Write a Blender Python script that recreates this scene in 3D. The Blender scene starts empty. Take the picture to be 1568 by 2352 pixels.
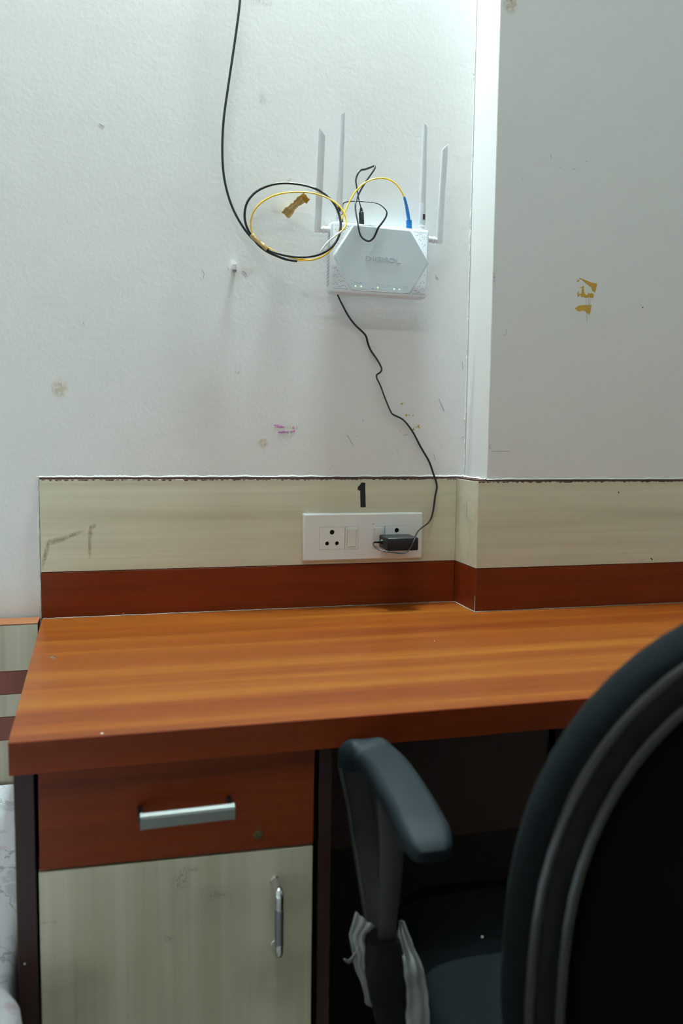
import bpy, bmesh, math, random
from mathutils import Vector, Matrix, noise
S = bpy.context.scene
COL = S.collection
random.seed(7)

# ------------------------------------------------------------------ camera
cam_data = bpy.data.cameras.new('camera')
cam = bpy.data.objects.new('camera', cam_data); COL.objects.link(cam)
yaw, pitch, roll = 0.258342, 0.094292, 0.012294
fwd = Vector((math.sin(yaw)*math.cos(pitch), math.cos(yaw)*math.cos(pitch), -math.sin(pitch)))
rgt = Vector((math.cos(yaw), -math.sin(yaw), 0)); up_ = rgt.cross(fwd)
r2 = rgt*math.cos(roll) + up_*math.sin(roll); u2 = -rgt*math.sin(roll) + up_*math.cos(roll)
M = Matrix((r2, u2, -fwd)).transposed().to_4x4(); M.translation = (0.134155, -1.505519, 1.076049)
cam.matrix_world = M
cam_data.sensor_width = 36; cam_data.lens = 1923.895366*36/2352; cam_data.clip_start = .02
cam_data.dof.use_dof = True; cam_data.dof.focus_distance = 1.47; cam_data.dof.aperture_fstop = 4.5
S.camera = cam
# ------------------------------------------------------------------ world, exposure
W = bpy.data.worlds.new('world'); S.world = W; W.use_nodes = True
W.node_tree.nodes['Background'].inputs[0].default_value = (.6, .65, .7, 1)
W.node_tree.nodes['Background'].inputs[1].default_value = .1
S.view_settings.view_transform = 'Standard'; S.view_settings.look = 'None'
S.view_settings.gamma = 1; S.view_settings.use_curve_mapping = False
S.view_settings.exposure = 0.16
TUBE_WALL = (2500, (.78, .99, 1.0))      # emission scale and colour of the wall tube
TUBE_CEIL = (68, (.96, .99, 1.0))       # ceiling panel

# ------------------------------------------------------------------ materials
def srgb(r, g, b):
    f = lambda v: (v/255/12.92) if v/255 <= .04045 else ((v/255+.055)/1.055)**2.4
    return (f(r), f(g), f(b), 1)
def mat(name, col, rough=.5, metal=0, coat=0, bump=0, bscale=200, spec=None, var=0, vscale=6, trans=0, alpha=1):
    m = bpy.data.materials.new(name); m.use_nodes = True; n = m.node_tree.nodes; l = m.node_tree.links
    p = n['Principled BSDF']
    p.inputs['Base Color'].default_value = col; p.inputs['Roughness'].default_value = rough
    p.inputs['Metallic'].default_value = metal; p.inputs['Coat Weight'].default_value = coat
    p.inputs['Coat Roughness'].default_value = .2
    if spec is not None: p.inputs['Specular IOR Level'].default_value = spec
    p.inputs['Transmission Weight'].default_value = trans; p.inputs['Alpha'].default_value = alpha
    tc = n.new('ShaderNodeTexCoord')
    if var:
        t = n.new('ShaderNodeTexNoise'); t.inputs['Scale'].default_value = vscale; t.inputs['Detail'].default_value = 5
        l.new(tc.outputs['Object'], t.inputs['Vector'])
        mx = n.new('ShaderNodeMix'); mx.data_type = 'RGBA'
        mx.inputs[6].default_value = tuple(c*(1-var) for c in col[:3])+(1,); mx.inputs[7].default_value = tuple(min(1, c*(1+var)) for c in col[:3])+(1,)
        l.new(t.outputs['Fac'], mx.inputs[0]); l.new(mx.outputs[2], p.inputs['Base Color'])
    if bump:
        t = n.new('ShaderNodeTexNoise'); t.inputs['Scale'].default_value = bscale; t.inputs['Detail'].default_value = 3
        l.new(tc.outputs['Object'], t.inputs['Vector'])
        b = n.new('ShaderNodeBump'); b.inputs['Strength'].default_value = bump; b.inputs['Distance'].default_value = .001
        l.new(t.outputs['Fac'], b.inputs['Height']); l.new(b.outputs['Normal'], p.inputs['Normal'])
    return m
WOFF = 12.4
def wood(name, cols, axis='x', broad=9, fine=140, rough=.35, coat=0, finemix=.35, spec=.5, along=.5, off=0):
    m = bpy.data.materials.new(name); m.use_nodes = True; n = m.node_tree.nodes; l = m.node_tree.links
    p = n['Principled BSDF']; p.inputs['Roughness'].default_value = rough; p.inputs['Coat Weight'].default_value = coat
    p.inputs['Specular IOR Level'].default_value = spec
    tc = n.new('ShaderNodeTexCoord')
    def streak(sc, det, dist):
        mp = n.new('ShaderNodeMapping'); s = [sc, sc, sc]; s['xyz'.index(axis)] = along*(1 if sc < 50 else 6)
        mp.inputs['Scale'].default_value = s; mp.inputs['Location'].default_value = (off,)*3
        t = n.new('ShaderNodeTexNoise'); t.inputs['Scale'].default_value = 1; t.inputs['Detail'].default_value = det
        t.inputs['Distortion'].default_value = dist
        l.new(tc.outputs['Object'], mp.inputs['Vector']); l.new(mp.outputs[0], t.inputs['Vector']); return t
    a = streak(broad, 5, .6); b = streak(fine, 3, .2)
    r = n.new('ShaderNodeValToRGB'); e = r.color_ramp.elements
    e[0].position = .3; e[0].color = cols[0]; e[1].position = .7; e[1].color = cols[-1]
    if len(cols) == 3: q = e.new(.5); q.color = cols[1]
    l.new(a.outputs['Fac'], r.inputs[0])
    r2 = n.new('ShaderNodeValToRGB'); r2.color_ramp.elements[0].position = .35; r2.color_ramp.elements[0].color = (.55, .5, .45, 1)
    r2.color_ramp.elements[1].position = .6; r2.color_ramp.elements[1].color = (1, 1, 1, 1)
    l.new(b.outputs['Fac'], r2.inputs[0])
    mx = n.new('ShaderNodeMix'); mx.data_type = 'RGBA'; mx.blend_type = 'MULTIPLY'; mx.inputs[0].default_value = finemix
    l.new(r.outputs[0], mx.inputs[6]); l.new(r2.outputs[0], mx.inputs[7]); l.new(mx.outputs[2], p.inputs['Base Color'])
    bp = n.new('ShaderNodeBump'); bp.inputs['Strength'].default_value = .06; bp.inputs['Distance'].default_value = .0005
    l.new(b.outputs['Fac'], bp.inputs['Height']); l.new(bp.outputs[0], p.inputs['Normal'])
    return m
def plaster(name, col):
    m = mat(name, col, .55, spec=.35); n = m.node_tree.nodes; l = m.node_tree.links; p = n['Principled BSDF']
    tc = n.new('ShaderNodeTexCoord')
    t = n.new('ShaderNodeTexNoise'); t.inputs['Scale'].default_value = 130; t.inputs['Detail'].default_value = 4
    t2 = n.new('ShaderNodeTexNoise'); t2.inputs['Scale'].default_value = 5; t2.inputs['Detail'].default_value = 2
    for q in (t, t2): l.new(tc.outputs['Object'], q.inputs['Vector'])
    b = n.new('ShaderNodeBump'); b.inputs['Strength'].default_value = .3; b.inputs['Distance'].default_value = .0008
    b2 = n.new('ShaderNodeBump'); b2.inputs['Strength'].default_value = .25; b2.inputs['Distance'].default_value = .003
    l.new(t.outputs['Fac'], b.inputs['Height']); l.new(t2.outputs['Fac'], b2.inputs['Height'])
    l.new(b2.outputs[0], b.inputs['Normal']); l.new(b.outputs[0], p.inputs['Normal'])
    t3 = n.new('ShaderNodeTexNoise'); t3.inputs['Scale'].default_value = 2.5; t3.inputs['Detail'].default_value = 6
    l.new(tc.outputs['Object'], t3.inputs['Vector'])
    mx = n.new('ShaderNodeMix'); mx.data_type = 'RGBA'; l.new(t3.outputs['Fac'], mx.inputs[0])
    mx.inputs[6].default_value = tuple(c*.97 for c in col[:3])+(1,); mx.inputs[7].default_value = tuple(min(1, c*1.03) for c in col[:3])+(1,)
    l.new(mx.outputs[2], p.inputs['Base Color'])
    return m
def stain(name, col, amount=.5, scale=160, thr=.5, soft=.12, edge=True):
    """thin dirt film: noise-broken, fading out towards the rim of the patch (its own generated coordinates)"""
    m = mat(name, col, .6); n = m.node_tree.nodes; l = m.node_tree.links; p = n['Principled BSDF']
    tc = n.new('ShaderNodeTexCoord')
    t = n.new('ShaderNodeTexNoise'); t.inputs['Scale'].default_value = scale; t.inputs['Detail'].default_value = 5
    l.new(tc.outputs['Object'], t.inputs['Vector'])
    r = n.new('ShaderNodeMapRange'); r.inputs[1].default_value = thr-soft; r.inputs[2].default_value = thr+soft; r.inputs[4].default_value = amount
    l.new(t.outputs['Fac'], r.inputs[0])
    out = r.outputs[0]
    if edge:
        at = n.new('ShaderNodeAttribute'); at.attribute_name = 'fade'
        mm = n.new('ShaderNodeMath'); mm.operation = 'MULTIPLY'; l.new(out, mm.inputs[0]); l.new(at.outputs['Fac'], mm.inputs[1]); out = mm.outputs[0]
    l.new(out, p.inputs['Alpha'])
    return m
def glow(name, col, strength):
    m = bpy.data.materials.new(name); m.use_nodes = True; p = m.node_tree.nodes['Principled BSDF']
    p.inputs['Base Color'].default_value = (.8, .8, .8, 1)
    p.inputs['Emission Color'].default_value = tuple(col)+(1,); p.inputs['Emission Strength'].default_value = strength
    return m

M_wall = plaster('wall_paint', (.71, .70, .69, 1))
M_wall2 = plaster('dulled_wall_paint', (.46, .45, .42, 1))  # unseen walls of the room, toned down to limit bounced light
M_ceil = mat('ceiling_paint', (.75, .75, .73, 1), .8)
M_floor = mat('floor_tile', (.25, .22, .19, 1), .4, var=.15)
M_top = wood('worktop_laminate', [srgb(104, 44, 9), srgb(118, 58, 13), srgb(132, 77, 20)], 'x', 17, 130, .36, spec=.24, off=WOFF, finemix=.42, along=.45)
M_red = wood('red_laminate', [srgb(92, 34, 10), srgb(112, 42, 12), srgb(124, 50, 16)], 'x', 14, 170, .42, spec=.18, finemix=.3)
M_redv = wood('red_laminate_upright', [srgb(92, 36, 13), srgb(112, 45, 16), srgb(124, 52, 20)], 'z', 14, 170, .38, finemix=.3)
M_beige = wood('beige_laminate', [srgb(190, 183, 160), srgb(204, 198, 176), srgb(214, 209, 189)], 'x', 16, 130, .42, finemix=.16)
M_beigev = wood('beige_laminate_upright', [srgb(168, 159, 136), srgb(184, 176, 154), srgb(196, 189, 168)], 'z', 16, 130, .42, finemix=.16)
M_edge = mat('dark_polished_edge', srgb(46, 26, 22), .45, var=.15, spec=.25)
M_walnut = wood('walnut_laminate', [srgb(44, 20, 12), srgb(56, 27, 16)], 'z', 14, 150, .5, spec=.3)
M_kneeshade = mat('knee_shade_board', srgb(22, 14, 11), .6, spec=.2)  # near-black tone paints in the shade of the knee space
M_core = mat('board_core', srgb(70, 38, 30), .8, bump=.6, bscale=500, var=.5, vscale=90)
M_orange = wood('orange_edge_band', [srgb(134, 78, 44), srgb(150, 92, 54)], 'x', 12, 140, .4)
M_white = mat('white_gloss_plastic', (.74, .74, .72, 1), .22)
M_whitem = mat('white_switch_plastic', (.72, .72, .70, 1), .35)
M_case = mat('router_plastic', (.74, .77, .82, 1), .38, bump=.05, bscale=900)
M_panel = mat('router_cover_plastic', (.60, .665, .71, 1), .3, var=.03, vscale=30)
M_ant = mat('antenna_plastic', (.78, .81, .86, 1), .28)
M_logo = mat('logo_relief', (.44, .48, .52, 1), .35)
M_black = mat('black_plastic', (.007, .008, .0085, 1), .45, spec=.35)
M_hole = mat('dark_hole', (.004, .004, .004, 1), .9)
M_cordb = mat('black_cord', (.006, .007, .007, 1), .38)
M_drop = mat('dark_green_cable_jacket', (.008, .013, .013, 1), .34)
M_stripe = mat('grey_cord_stripe', (.20, .23, .24, 1), .4)
M_yellow = mat('yellow_jacket', srgb(238, 188, 20), .35)
M_clear = mat('clear_sleeve', (.72, .74, .70, 1), .25, alpha=.75)
M_blue = mat('blue_connector', srgb(24, 112, 190), .35)
M_tape = mat('brown_packing_tape', srgb(204, 174, 116), .25, alpha=.9, var=.25, vscale=90)
M_ochre = mat('tape_residue_ochre', srgb(190, 148, 52), .5, var=.12, vscale=300)
M_steel = mat('brushed_steel', (.22, .23, .22, 1), .6, 1)
M_chrome = mat('chrome', (.75, .76, .77, 1), .08, 1)
M_satin = mat('satin_grey_metal', (.30, .31, .34, 1), .42, 1)
M_brass = mat('dull_brass', (.10, .085, .045, 1), .55, .6)
M_ink = mat('black_vinyl', (.010, .011, .011, 1), .35)
M_pencil = mat('pencil_grey', srgb(158, 158, 152), .7)
M_pencild = mat('dark_pencil', srgb(110, 106, 128), .7)
M_pink = mat('magenta_crayon', srgb(205, 110, 190), .7, var=.2, vscale=400)
M_fabric = mat('black_seat_fabric', (.0040, .0058, .0068, 1), .95, bump=.5, bscale=900, spec=.07)
M_fabric_b = mat('black_back_fabric', (.0015, .0025, .003, 1), .9, bump=.3, bscale=1200, spec=.05)
M_arm = mat('grey_armrest_polyurethane', (.0045, .009, .0115, 1), .62, bump=.15, bscale=700, spec=.14)
M_armp = mat('dusty_arm_plastic', (.017, .019, .019, 1), .55)
M_rim = mat('glossy_black_rim', (.004, .0042, .0042, 1), .24, spec=.6)
M_wrap = mat('plastic_film', (.30, .31, .29, 1), .35, alpha=.82, bump=.8, bscale=90)
M_cauk = mat('old_white_caulk', (.26, .23, .20, 1), .8, bump=.5, bscale=300)
M_lip = mat('plaster_lip', (.66, .67, .64, 1), .6, bump=.4, bscale=300)
M_scr = mat('crumb', (.7, .68, .62, 1), .7)

# bed sheet: white cotton with a scattered flower print
def sheet_mat():
    m = mat('floral_sheet', (.6, .62, .66, 1), .85); n = m.node_tree.nodes; l = m.node_tree.links; p = n['Principled BSDF']
    tc = n.new('ShaderNodeTexCoord'); base = (.74, .76, .81, 1); last = None
    def layer(scale, thr, soft, col, fac, feat='F1', dist=.02):
        nonlocal last
        nz = n.new('ShaderNodeTexNoise'); nz.inputs['Scale'].default_value = 40; nz.inputs['Detail'].default_value = 3
        l.new(tc.outputs['Object'], nz.inputs['Vector'])
        ad = n.new('ShaderNodeVectorMath'); ad.operation = 'MULTIPLY_ADD'; ad.inputs[1].default_value = (dist,)*3
        l.new(nz.outputs['Color'], ad.inputs[0]); l.new(tc.outputs['Object'], ad.inputs[2])
        v = n.new('ShaderNodeTexVoronoi'); v.feature = feat; v.inputs['Scale'].default_value = scale
        l.new(ad.outputs[0], v.inputs['Vector'])
        r = n.new('ShaderNodeMapRange'); r.inputs[1].default_value = thr; r.inputs[2].default_value = thr+soft
        r.inputs[3].default_value = fac; r.inputs[4].default_value = 0
        l.new(v.outputs['Distance'], r.inputs[0])
        mx = n.new('ShaderNodeMix'); mx.data_type = 'RGBA'; l.new(r.outputs[0], mx.inputs[0])
        if last is None: mx.inputs[6].default_value = base
        else: l.new(last, mx.inputs[6])
        mx.inputs[7].default_value = col; last = mx.outputs[2]
    layer(17, .30, .10, (.42, .46, .50, 1), .55, dist=.05)
    layer(13, .22, .08, (.58, .36, .46, 1), .6, dist=.04)
    layer(13, .07, .03, (.60, .48, .22, 1), .7, dist=.03)
    layer(9, .008, .012, (.22, .24, .25, 1), .6, 'DISTANCE_TO_EDGE', .09)
    l.new(last, p.inputs['Base Color'])
    return m
M_sheet = sheet_mat()

# ------------------------------------------------------------------ mesh helpers
ORG = {}
def nb(): return bmesh.new()
def link(name, bm, m, parent=None, smooth=False, org=None, label=None, angle=None):
    """world-space bmesh -> one object; the origin sits at the base centre; parents are offset-only"""
    bmesh.ops.recalc_face_normals(bm, faces=bm.faces)
    vs = [v.co for v in bm.verts]
    if org is None:
        lo = Vector([min(v[i] for v in vs) for i in range(3)]); hi = Vector([max(v[i] for v in vs) for i in range(3)])
        org = Vector(((lo.x+hi.x)/2, (lo.y+hi.y)/2, lo.z))
    org = Vector(org)
    for v in bm.verts: v.co -= org
    if smooth:
        for f in bm.faces: f.smooth = True
        if angle:
            a = math.radians(angle)
            for e in bm.edges:
                if len(e.link_faces) == 2 and e.calc_face_angle(0) > a: e.smooth = False
    me = bpy.data.meshes.new(name); bm.to_mesh(me); bm.free()
    for q in (m if isinstance(m, (list, tuple)) else [m]): me.materials.append(q)
    o = bpy.data.objects.new(name, me); COL.objects.link(o)
    if parent is not None: o.parent = parent; o.location = org-ORG[parent.name]
    else: o.location = org
    ORG[o.name] = org
    if label: o['label'] = label
    return o
def empty(name, loc, label, cat, group=None):
    o = bpy.data.objects.new(name, None); COL.objects.link(o); o.location = loc; o.empty_display_size = .05
    ORG[o.name] = Vector(loc); o['label'] = label; o['category'] = cat
    if group: o['group'] = group
    return o
def tag(o, label, cat): o['label'] = label; o['category'] = cat; return o
def box(bm, lo, hi, r=0, seg=2, mi=0):
    lo, hi = Vector(lo), Vector(hi)
    g = bmesh.ops.create_cube(bm, size=1)['verts']
    for v in g: v.co = Vector([(lo[i]+hi[i])/2+v.co[i]*(hi[i]-lo[i]) for i in range(3)])
    fs = {f for v in g for f in v.link_faces}
    for f in fs: f.material_index = mi
    if r: bmesh.ops.bevel(bm, geom=list({e for v in g for e in v.link_edges}), offset=r, segments=seg, affect='EDGES', profile=.5, clamp_overlap=True)
    return bm
def prism(bm, poly, ax, a, b, r=0, seg=2, mi=0):
    """poly: 3-D points; flattened on axis ax, extruded from a to b"""
    i = 'xyz'.index(ax)
    def at(p, v): q = Vector(p); q[i] = v; return q
    A = [bm.verts.new(at(p, a)) for p in poly]; B = [bm.verts.new(at(p, b)) for p in poly]; n = len(poly)
    fs = [bm.faces.new(A), bm.faces.new(B[::-1])]
    for k in range(n): fs.append(bm.faces.new((A[k], A[(k+1) % n], B[(k+1) % n], B[k])))
    for f in fs: f.material_index = mi
    bmesh.ops.recalc_face_normals(bm, faces=fs)
    if r: bmesh.ops.bevel(bm, geom=list({e for e in fs[1].edges}), offset=r, segments=seg, affect='EDGES', profile=.5, clamp_overlap=True)
    return bm
def catmull(P, n=6):
    P = [Vector(p) for p in P]; out = []
    for i in range(len(P)-1):
        p0 = P[i-1] if i else P[0]*2-P[1]; p1, p2 = P[i], P[i+1]; p3 = P[i+2] if i+2 < len(P) else P[-1]*2-P[-2]
        # centripetal knots: no overshoot where the points are uneven
        t0 = 0; t1 = t0+max((p1-p0).length, 1e-6)**.5; t2 = t1+max((p2-p1).length, 1e-6)**.5; t3 = t2+max((p3-p2).length, 1e-6)**.5
        for k in range(n):
            t = t1+(t2-t1)*k/n
            a1 = p0.lerp(p1, (t-t0)/(t1-t0)); a2 = p1.lerp(p2, (t-t1)/(t2-t1)); a3 = p2.lerp(p3, (t-t2)/(t3-t2))
            b1 = a1.lerp(a2, (t-t0)/(t2-t0)); b2 = a2.lerp(a3, (t-t1)/(t3-t1)); out.append(b1.lerp(b2, (t-t1)/(t2-t1)))
    out.append(P[-1]); return out
def sweep(bm, pts, prof, refs=None, scale=None, cap=True, mi=None):
    """prof: list of (u,v); u along the reference side vector, v along side x tangent; refs: one vector or one per point"""
    n = len(pts); rings = []
    side = None
    for i, p in enumerate(pts):
        t = (pts[min(i+1, n-1)]-pts[max(i-1, 0)]).normalized()
        if refs is not None:
            rr = Vector(refs[i] if isinstance(refs, list) else refs); side = (rr-t*rr.dot(t)).normalized()
        else:
            if side is None:
                rr = Vector((0, 0, 1)) if abs(t.z) < .9 else Vector((1, 0, 0)); side = (rr-t*rr.dot(t)).normalized()
            else: side = (side-t*side.dot(t)).normalized()
        w = side.cross(t)
        s = scale(i/(n-1)) if scale else 1
        su, sv = s if isinstance(s, tuple) else (s, s)
        rings.append([bm.verts.new(p+side*u*su+w*v*sv) for u, v in prof])
    k = len(prof)
    for i in range(n-1):
        for j in range(k):
            f = bm.faces.new((rings[i][j], rings[i][(j+1) % k], rings[i+1][(j+1) % k], rings[i+1][j]))
            if mi: f.material_index = mi(i/(n-1), j)
    if cap: bm.faces.new(rings[0][::-1]); bm.faces.new(rings[-1])
    return rings
def circ(r, n=10): return [(r*math.cos(2*math.pi*i/n), r*math.sin(2*math.pi*i/n)) for i in range(n)]
def rrect(w, h, r, n=3):
    out = []
    for cx, cy, a in ((w/2-r, h/2-r, 0), (-w/2+r, h/2-r, 90), (-w/2+r, -h/2+r, 180), (w/2-r, -h/2+r, 270)):
        for k in range(n+1):
            t = math.radians(a+90*k/n); out.append((cx+r*math.cos(t), cy+r*math.sin(t)))
    return out
def tube(bm, P, r, n=10, sm=6, scale=None): return sweep(bm, catmull(P, sm) if sm else [Vector(p) for p in P], circ(r, n), scale=scale)
def cyl(bm, a, b, r, r2=None, n=20, mi=None):
    a, b = Vector(a), Vector(b); r2 = r if r2 is None else r2
    return sweep(bm, [a, b], circ(1, n), scale=lambda t: r+(r2-r)*t, mi=mi)
def lathe(bm, base, axis, prof, n=24):
    """prof: (distance along axis, radius)"""
    a = Vector(axis).normalized(); ref = Vector((0, 0, 1)) if abs(a.z) < .9 else Vector((1, 0, 0)); s = (ref-a*ref.dot(a)).normalized(); w = a.cross(s)
    rings = [[bm.verts.new(Vector(base)+a*d+(s*math.cos(2*math.pi*j/n)+w*math.sin(2*math.pi*j/n))*r) for j in range(n)] for d, r in prof]
    for i in range(len(rings)-1):
        for j in range(n): bm.faces.new((rings[i][j], rings[i][(j+1) % n], rings[i+1][(j+1) % n], rings[i+1][j]))
    bm.faces.new(rings[0][::-1]); bm.faces.new(rings[-1])
    return bm
def plate_holes(bm, outer, holes, y0, y1, floor_y, mi_hole=1, floors=True):
    """flat face in the xz plane at y=y0 with real recessed holes; outer side walls go back to y1"""
    es = []; loops = []
    for L in [outer]+holes:
        vs = [bm.verts.new((x, y0, z)) for x, z in L]; loops.append(vs)
        es += [bm.edges.new((vs[i], vs[(i+1) % len(vs)])) for i in range(len(vs))]
    bmesh.ops.triangle_fill(bm, edges=es, use_beauty=True, use_dissolve=False, normal=(0, -1, 0))
    for q, vs in enumerate(loops):
        yy = y1 if q == 0 else floor_y
        bk = [bm.verts.new((v.co.x, yy, v.co.z)) for v in vs]
        for i in range(len(vs)):
            j = (i+1) % len(vs); f = bm.faces.new((vs[i], vs[j], bk[j], bk[i])); f.material_index = mi_hole if q else 0
        if q and floors: f = bm.faces.new(bk); f.material_index = mi_hole
    return bm
def ring2(x, z, r, n=16): return [(x+r*math.cos(2*math.pi*i/n), z+r*math.sin(2*math.pi*i/n)) for i in range(n)]
def text_bm(txt, size, depth, bold=0.0, sx=1.0, shear=0.0, spacing=1.0):
    cu = bpy.data.curves.new('t', 'FONT'); cu.body = txt; cu.size = size; cu.extrude = depth; cu.offset = bold; cu.shear = shear
    cu.align_x = 'CENTER'; cu.align_y = 'CENTER'; cu.space_character = spacing; cu.resolution_u = 3
    o = bpy.data.objects.new('t', cu); COL.objects.link(o); dg = bpy.context.evaluated_depsgraph_get(); dg.update()
    me = bpy.data.meshes.new_from_object(o.evaluated_get(dg)); bm = bmesh.new(); bm.from_mesh(me)
    for v in bm.verts: v.co.x *= sx
    bpy.data.objects.remove(o); bpy.data.curves.remove(cu); bpy.data.meshes.remove(me)
    return bm
def patch(name, poly, y, m, parent, label=None, t=.0003, ax='y', back=None):
    """thin film on a surface"""
    bm = nb(); prism(bm, poly, ax, y, y-t); return link(name, bm, m, parent, label=label)
def film(name, cx, cz, w, h, y, m, parent, label=None, rot=0, ax='y'):
    """soft-edged dirt film: grid with a 'fade' attribute that falls to zero at the rim"""
    bm = nb(); N = 12; lay = bm.verts.layers.float.new('fade'); g = []
    for i in range(N+1):
        for j in range(N+1):
            u, v = i/N*2-1, j/N*2-1
            X = u*w/2*math.cos(rot)-v*h/2*math.sin(rot); Z = u*w/2*math.sin(rot)+v*h/2*math.cos(rot)
            q = bm.verts.new((cx+X, y-.0003, cz+Z) if ax == 'y' else (y-.0003, cx+X, cz+Z))
            q[lay] = max(0, 1-(u*u+v*v))**.8; g.append(q)
    for i in range(N):
        for j in range(N): bm.faces.new((g[i*(N+1)+j], g[(i+1)*(N+1)+j], g[(i+1)*(N+1)+j+1], g[i*(N+1)+j+1]))
    return link(name, bm, m, parent, label=label)
def strokes(name, lines, r, m, parent, label=None, flat=.0002):
    bm = nb()
    for L in lines: sweep(bm, [Vector(p) for p in L], [(r, 0), (0, flat), (-r, 0), (0, -flat)], refs=None)
    return link(name, bm, m, parent, label=label)

# ------------------------------------------------------------------ the setting
CX = 0.7616      # inner corner of the pier cladding
DC = 0.0991      # how far the cladding of the pier stands out
ZT = 0.75        # worktop
ZJ = 0.8307; ZC = 0.9905
WY = 0.0045
XR, XL, YF, H = 2.5, -1.5, -3.7, 3.1
def struct(name, bm, m, **k): o = link(name, bm, m, **k); o['kind'] = 'structure'; return o
wall_back = struct('wall_back', box(nb(), (XL-.1, WY, 0), (XR+.1, WY+.12, H)), M_wall)
pier = struct('wall_pier', box(nb(), (.7795, -.0963, 0), (XR, WY, H), .0015), M_wall)
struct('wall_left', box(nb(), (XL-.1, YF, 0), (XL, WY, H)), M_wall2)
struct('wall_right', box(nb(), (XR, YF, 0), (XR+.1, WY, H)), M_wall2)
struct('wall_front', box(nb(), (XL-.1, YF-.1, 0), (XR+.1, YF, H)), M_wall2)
struct('floor', box(nb(), (XL-.1, YF-.1, -.1), (XR+.1, WY+.12, 0)), M_floor)
struct('ceiling', box(nb(), (XL-.1, YF-.1, H), (XR+.1, WY+.12, H+.1)), M_ceil)

# ------------------------------------------------------------------ lamps of the room
def tube_lamp(a, b, r, spec, label, outdir):
    """batten with a glowing tube"""
    a, b = Vector(a), Vector(b); c = (a+b)/2; o = Vector(outdir)
    t = empty('tube_light', c, label, 'light')
    d = (b-a).normalized()
    bm = nb(); side = d.cross(o)
    bw = .02
    pts = [a-d*.03, b+d*.03]
    sweep(bm, [p-o*(r+.022) for p in pts], [(bw, .008), (-bw, .008), (-bw, -.008), (bw, -.008)], refs=side)
    link('batten', bm, M_whitem, t)
    for p in (a, b):
        bm = nb(); sweep(bm, [p-o*(r+.016), p+o*.012], rrect(.03, .02, .004), refs=side); link('lamp_holder', bm, M_whitem, t)
    bm = nb(); cyl(bm, a, b, r, n=16)
    link('lamp_tube', bm, glow('tube_glow', spec[1], spec[0]*1.0), t, smooth=True)
tube_lamp((.38, -.082, 2.95), (.74, -.082, 2.95), .014, TUBE_WALL, 'white tube light on the wall above the router', (0, -1, 0))
tube_lamp((-.85, -1.25, 3.05), (.15, -1.25, 3.05), .016, TUBE_CEIL, 'white tube light on the ceiling over the bed', (0, 0, -1))

# ------------------------------------------------------------------ wall cladding above the worktop
cl = empty('backsplash', (.6, 0, ZT), 'beige and red laminate backsplash boards on the wall above the desk', 'backsplash')
XE = 1.95
bm = nb(); box(bm, (.0006, .0016, ZT+.0006), (CX-.0002, WY-.0002, .9934))
link('backing_board', bm, M_core, cl, label='dark brown raw board edge showing along the top')
bm = nb(); box(bm, (CX+.0016, -DC+.0016, ZT+.0006), (.7793, WY-.0002, .9934))
link('backing_board', bm, M_core, cl)
bm = nb(); box(bm, (.7793, -DC+.0016, ZT+.0006), (XE, -.0965, .9934))
link('backing_board', bm, M_core, cl)
def board(x0, x1, y0, y1, z0, z1, m, lab): link('laminate_board', box(nb(), (x0, y0, z0), (x1, y1, z1), .0004, 1), m, cl, label=lab)
g = .0007
board(0, CX-.0004, 0, .0014, ZJ+g, ZC, M_beige, 'long beige board left of the wall corner')
board(0, CX-.0004, 0, .0014, ZT+.0012, ZJ-g, M_red, 'long dark red board left of the wall corner')
board(CX, CX+.0014, -DC+.0004, .0012, ZJ+g, ZC, M_beige, 'narrow beige board on the side of the wall corner')
board(CX, CX+.0014, -DC+.0004, .0012, ZT+.0012, ZJ-g, M_red, 'narrow red board on the side of the wall corner')
board(CX+.0010, XE, -DC, -DC+.0014, ZJ+g, ZC, M_beige, 'beige board on the projecting wall')
board(CX+.0010, XE, -DC, -DC+.0014, ZT+.0012, ZJ-g, M_red, 'dark red board on the projecting wall')
# flaked white paint / filler along the joints
def ragged(bm, p0, p1, up, h0, h1, out, t, step=.004, seed=0, gaps=0):
    p0, p1 = Vector(p0), Vector(p1); n = max(2, int((p1-p0).length/step)); up = Vector(up); out = Vector(out); prev = None
    for i in range(n+1):
        p = p0.lerp(p1, i/n); a = noise.noise(Vector((i*.23+seed, 1.7, seed))); b = noise.noise(Vector((i*.9+seed, 5.1, seed)))
        h = h0+(h1-h0)*max(0, min(1, .5+a*.8+b*.5))
        if gaps and a < -.1*(1/gaps): prev = None; continue
        q = [bm.verts.new(p+out*t*.2), bm.verts.new(p+out*t+up*h*.35), bm.verts.new(p+out*t*.6+up*h*.8), bm.verts.new(p+up*h)]
        if prev:
            for k in range(3): bm.faces.new((prev[k], q[k], q[k+1], prev[k+1]))
        prev = q
    return bm
bm = nb()
ragged(bm, (-.004, WY, .9938), (.7795, WY, .9938), (0, 0, 1), .0012, .0045, (0, -1, 0), .0013, seed=3)
ragged(bm, (.7795, -.0963, .9938), (XE, -.0963, .9938), (0, 0, 1), .001, .004, (0, -1, 0), .0018, seed=9)
ragged(bm, (.7795, WY, .9938), (.7795, -.0963, .9938), (0, 0, 1), .001, .004, (-1, 0, 0), .003, seed=19)
link('plaster_lip', bm, M_lip, wall_back, label='chipped white plaster edge along the top of the cladding')
bm = nb(); ragged(bm, (-.0002, WY, ZT), (-.0002, WY, .996), (-1, 0, 0), .001, .005, (0, -1, 0), .0022, seed=5)
link('plaster_lip', bm, M_lip, wall_back)
bm = nb(); ragged(bm, (.779, WY, 1.0), (.779, WY, 1.9), (-1, 0, 0), .0008, .004, (0, -1, 0), .0012, seed=11)
link('plaster_lip', bm, M_lip, wall_back)
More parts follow.
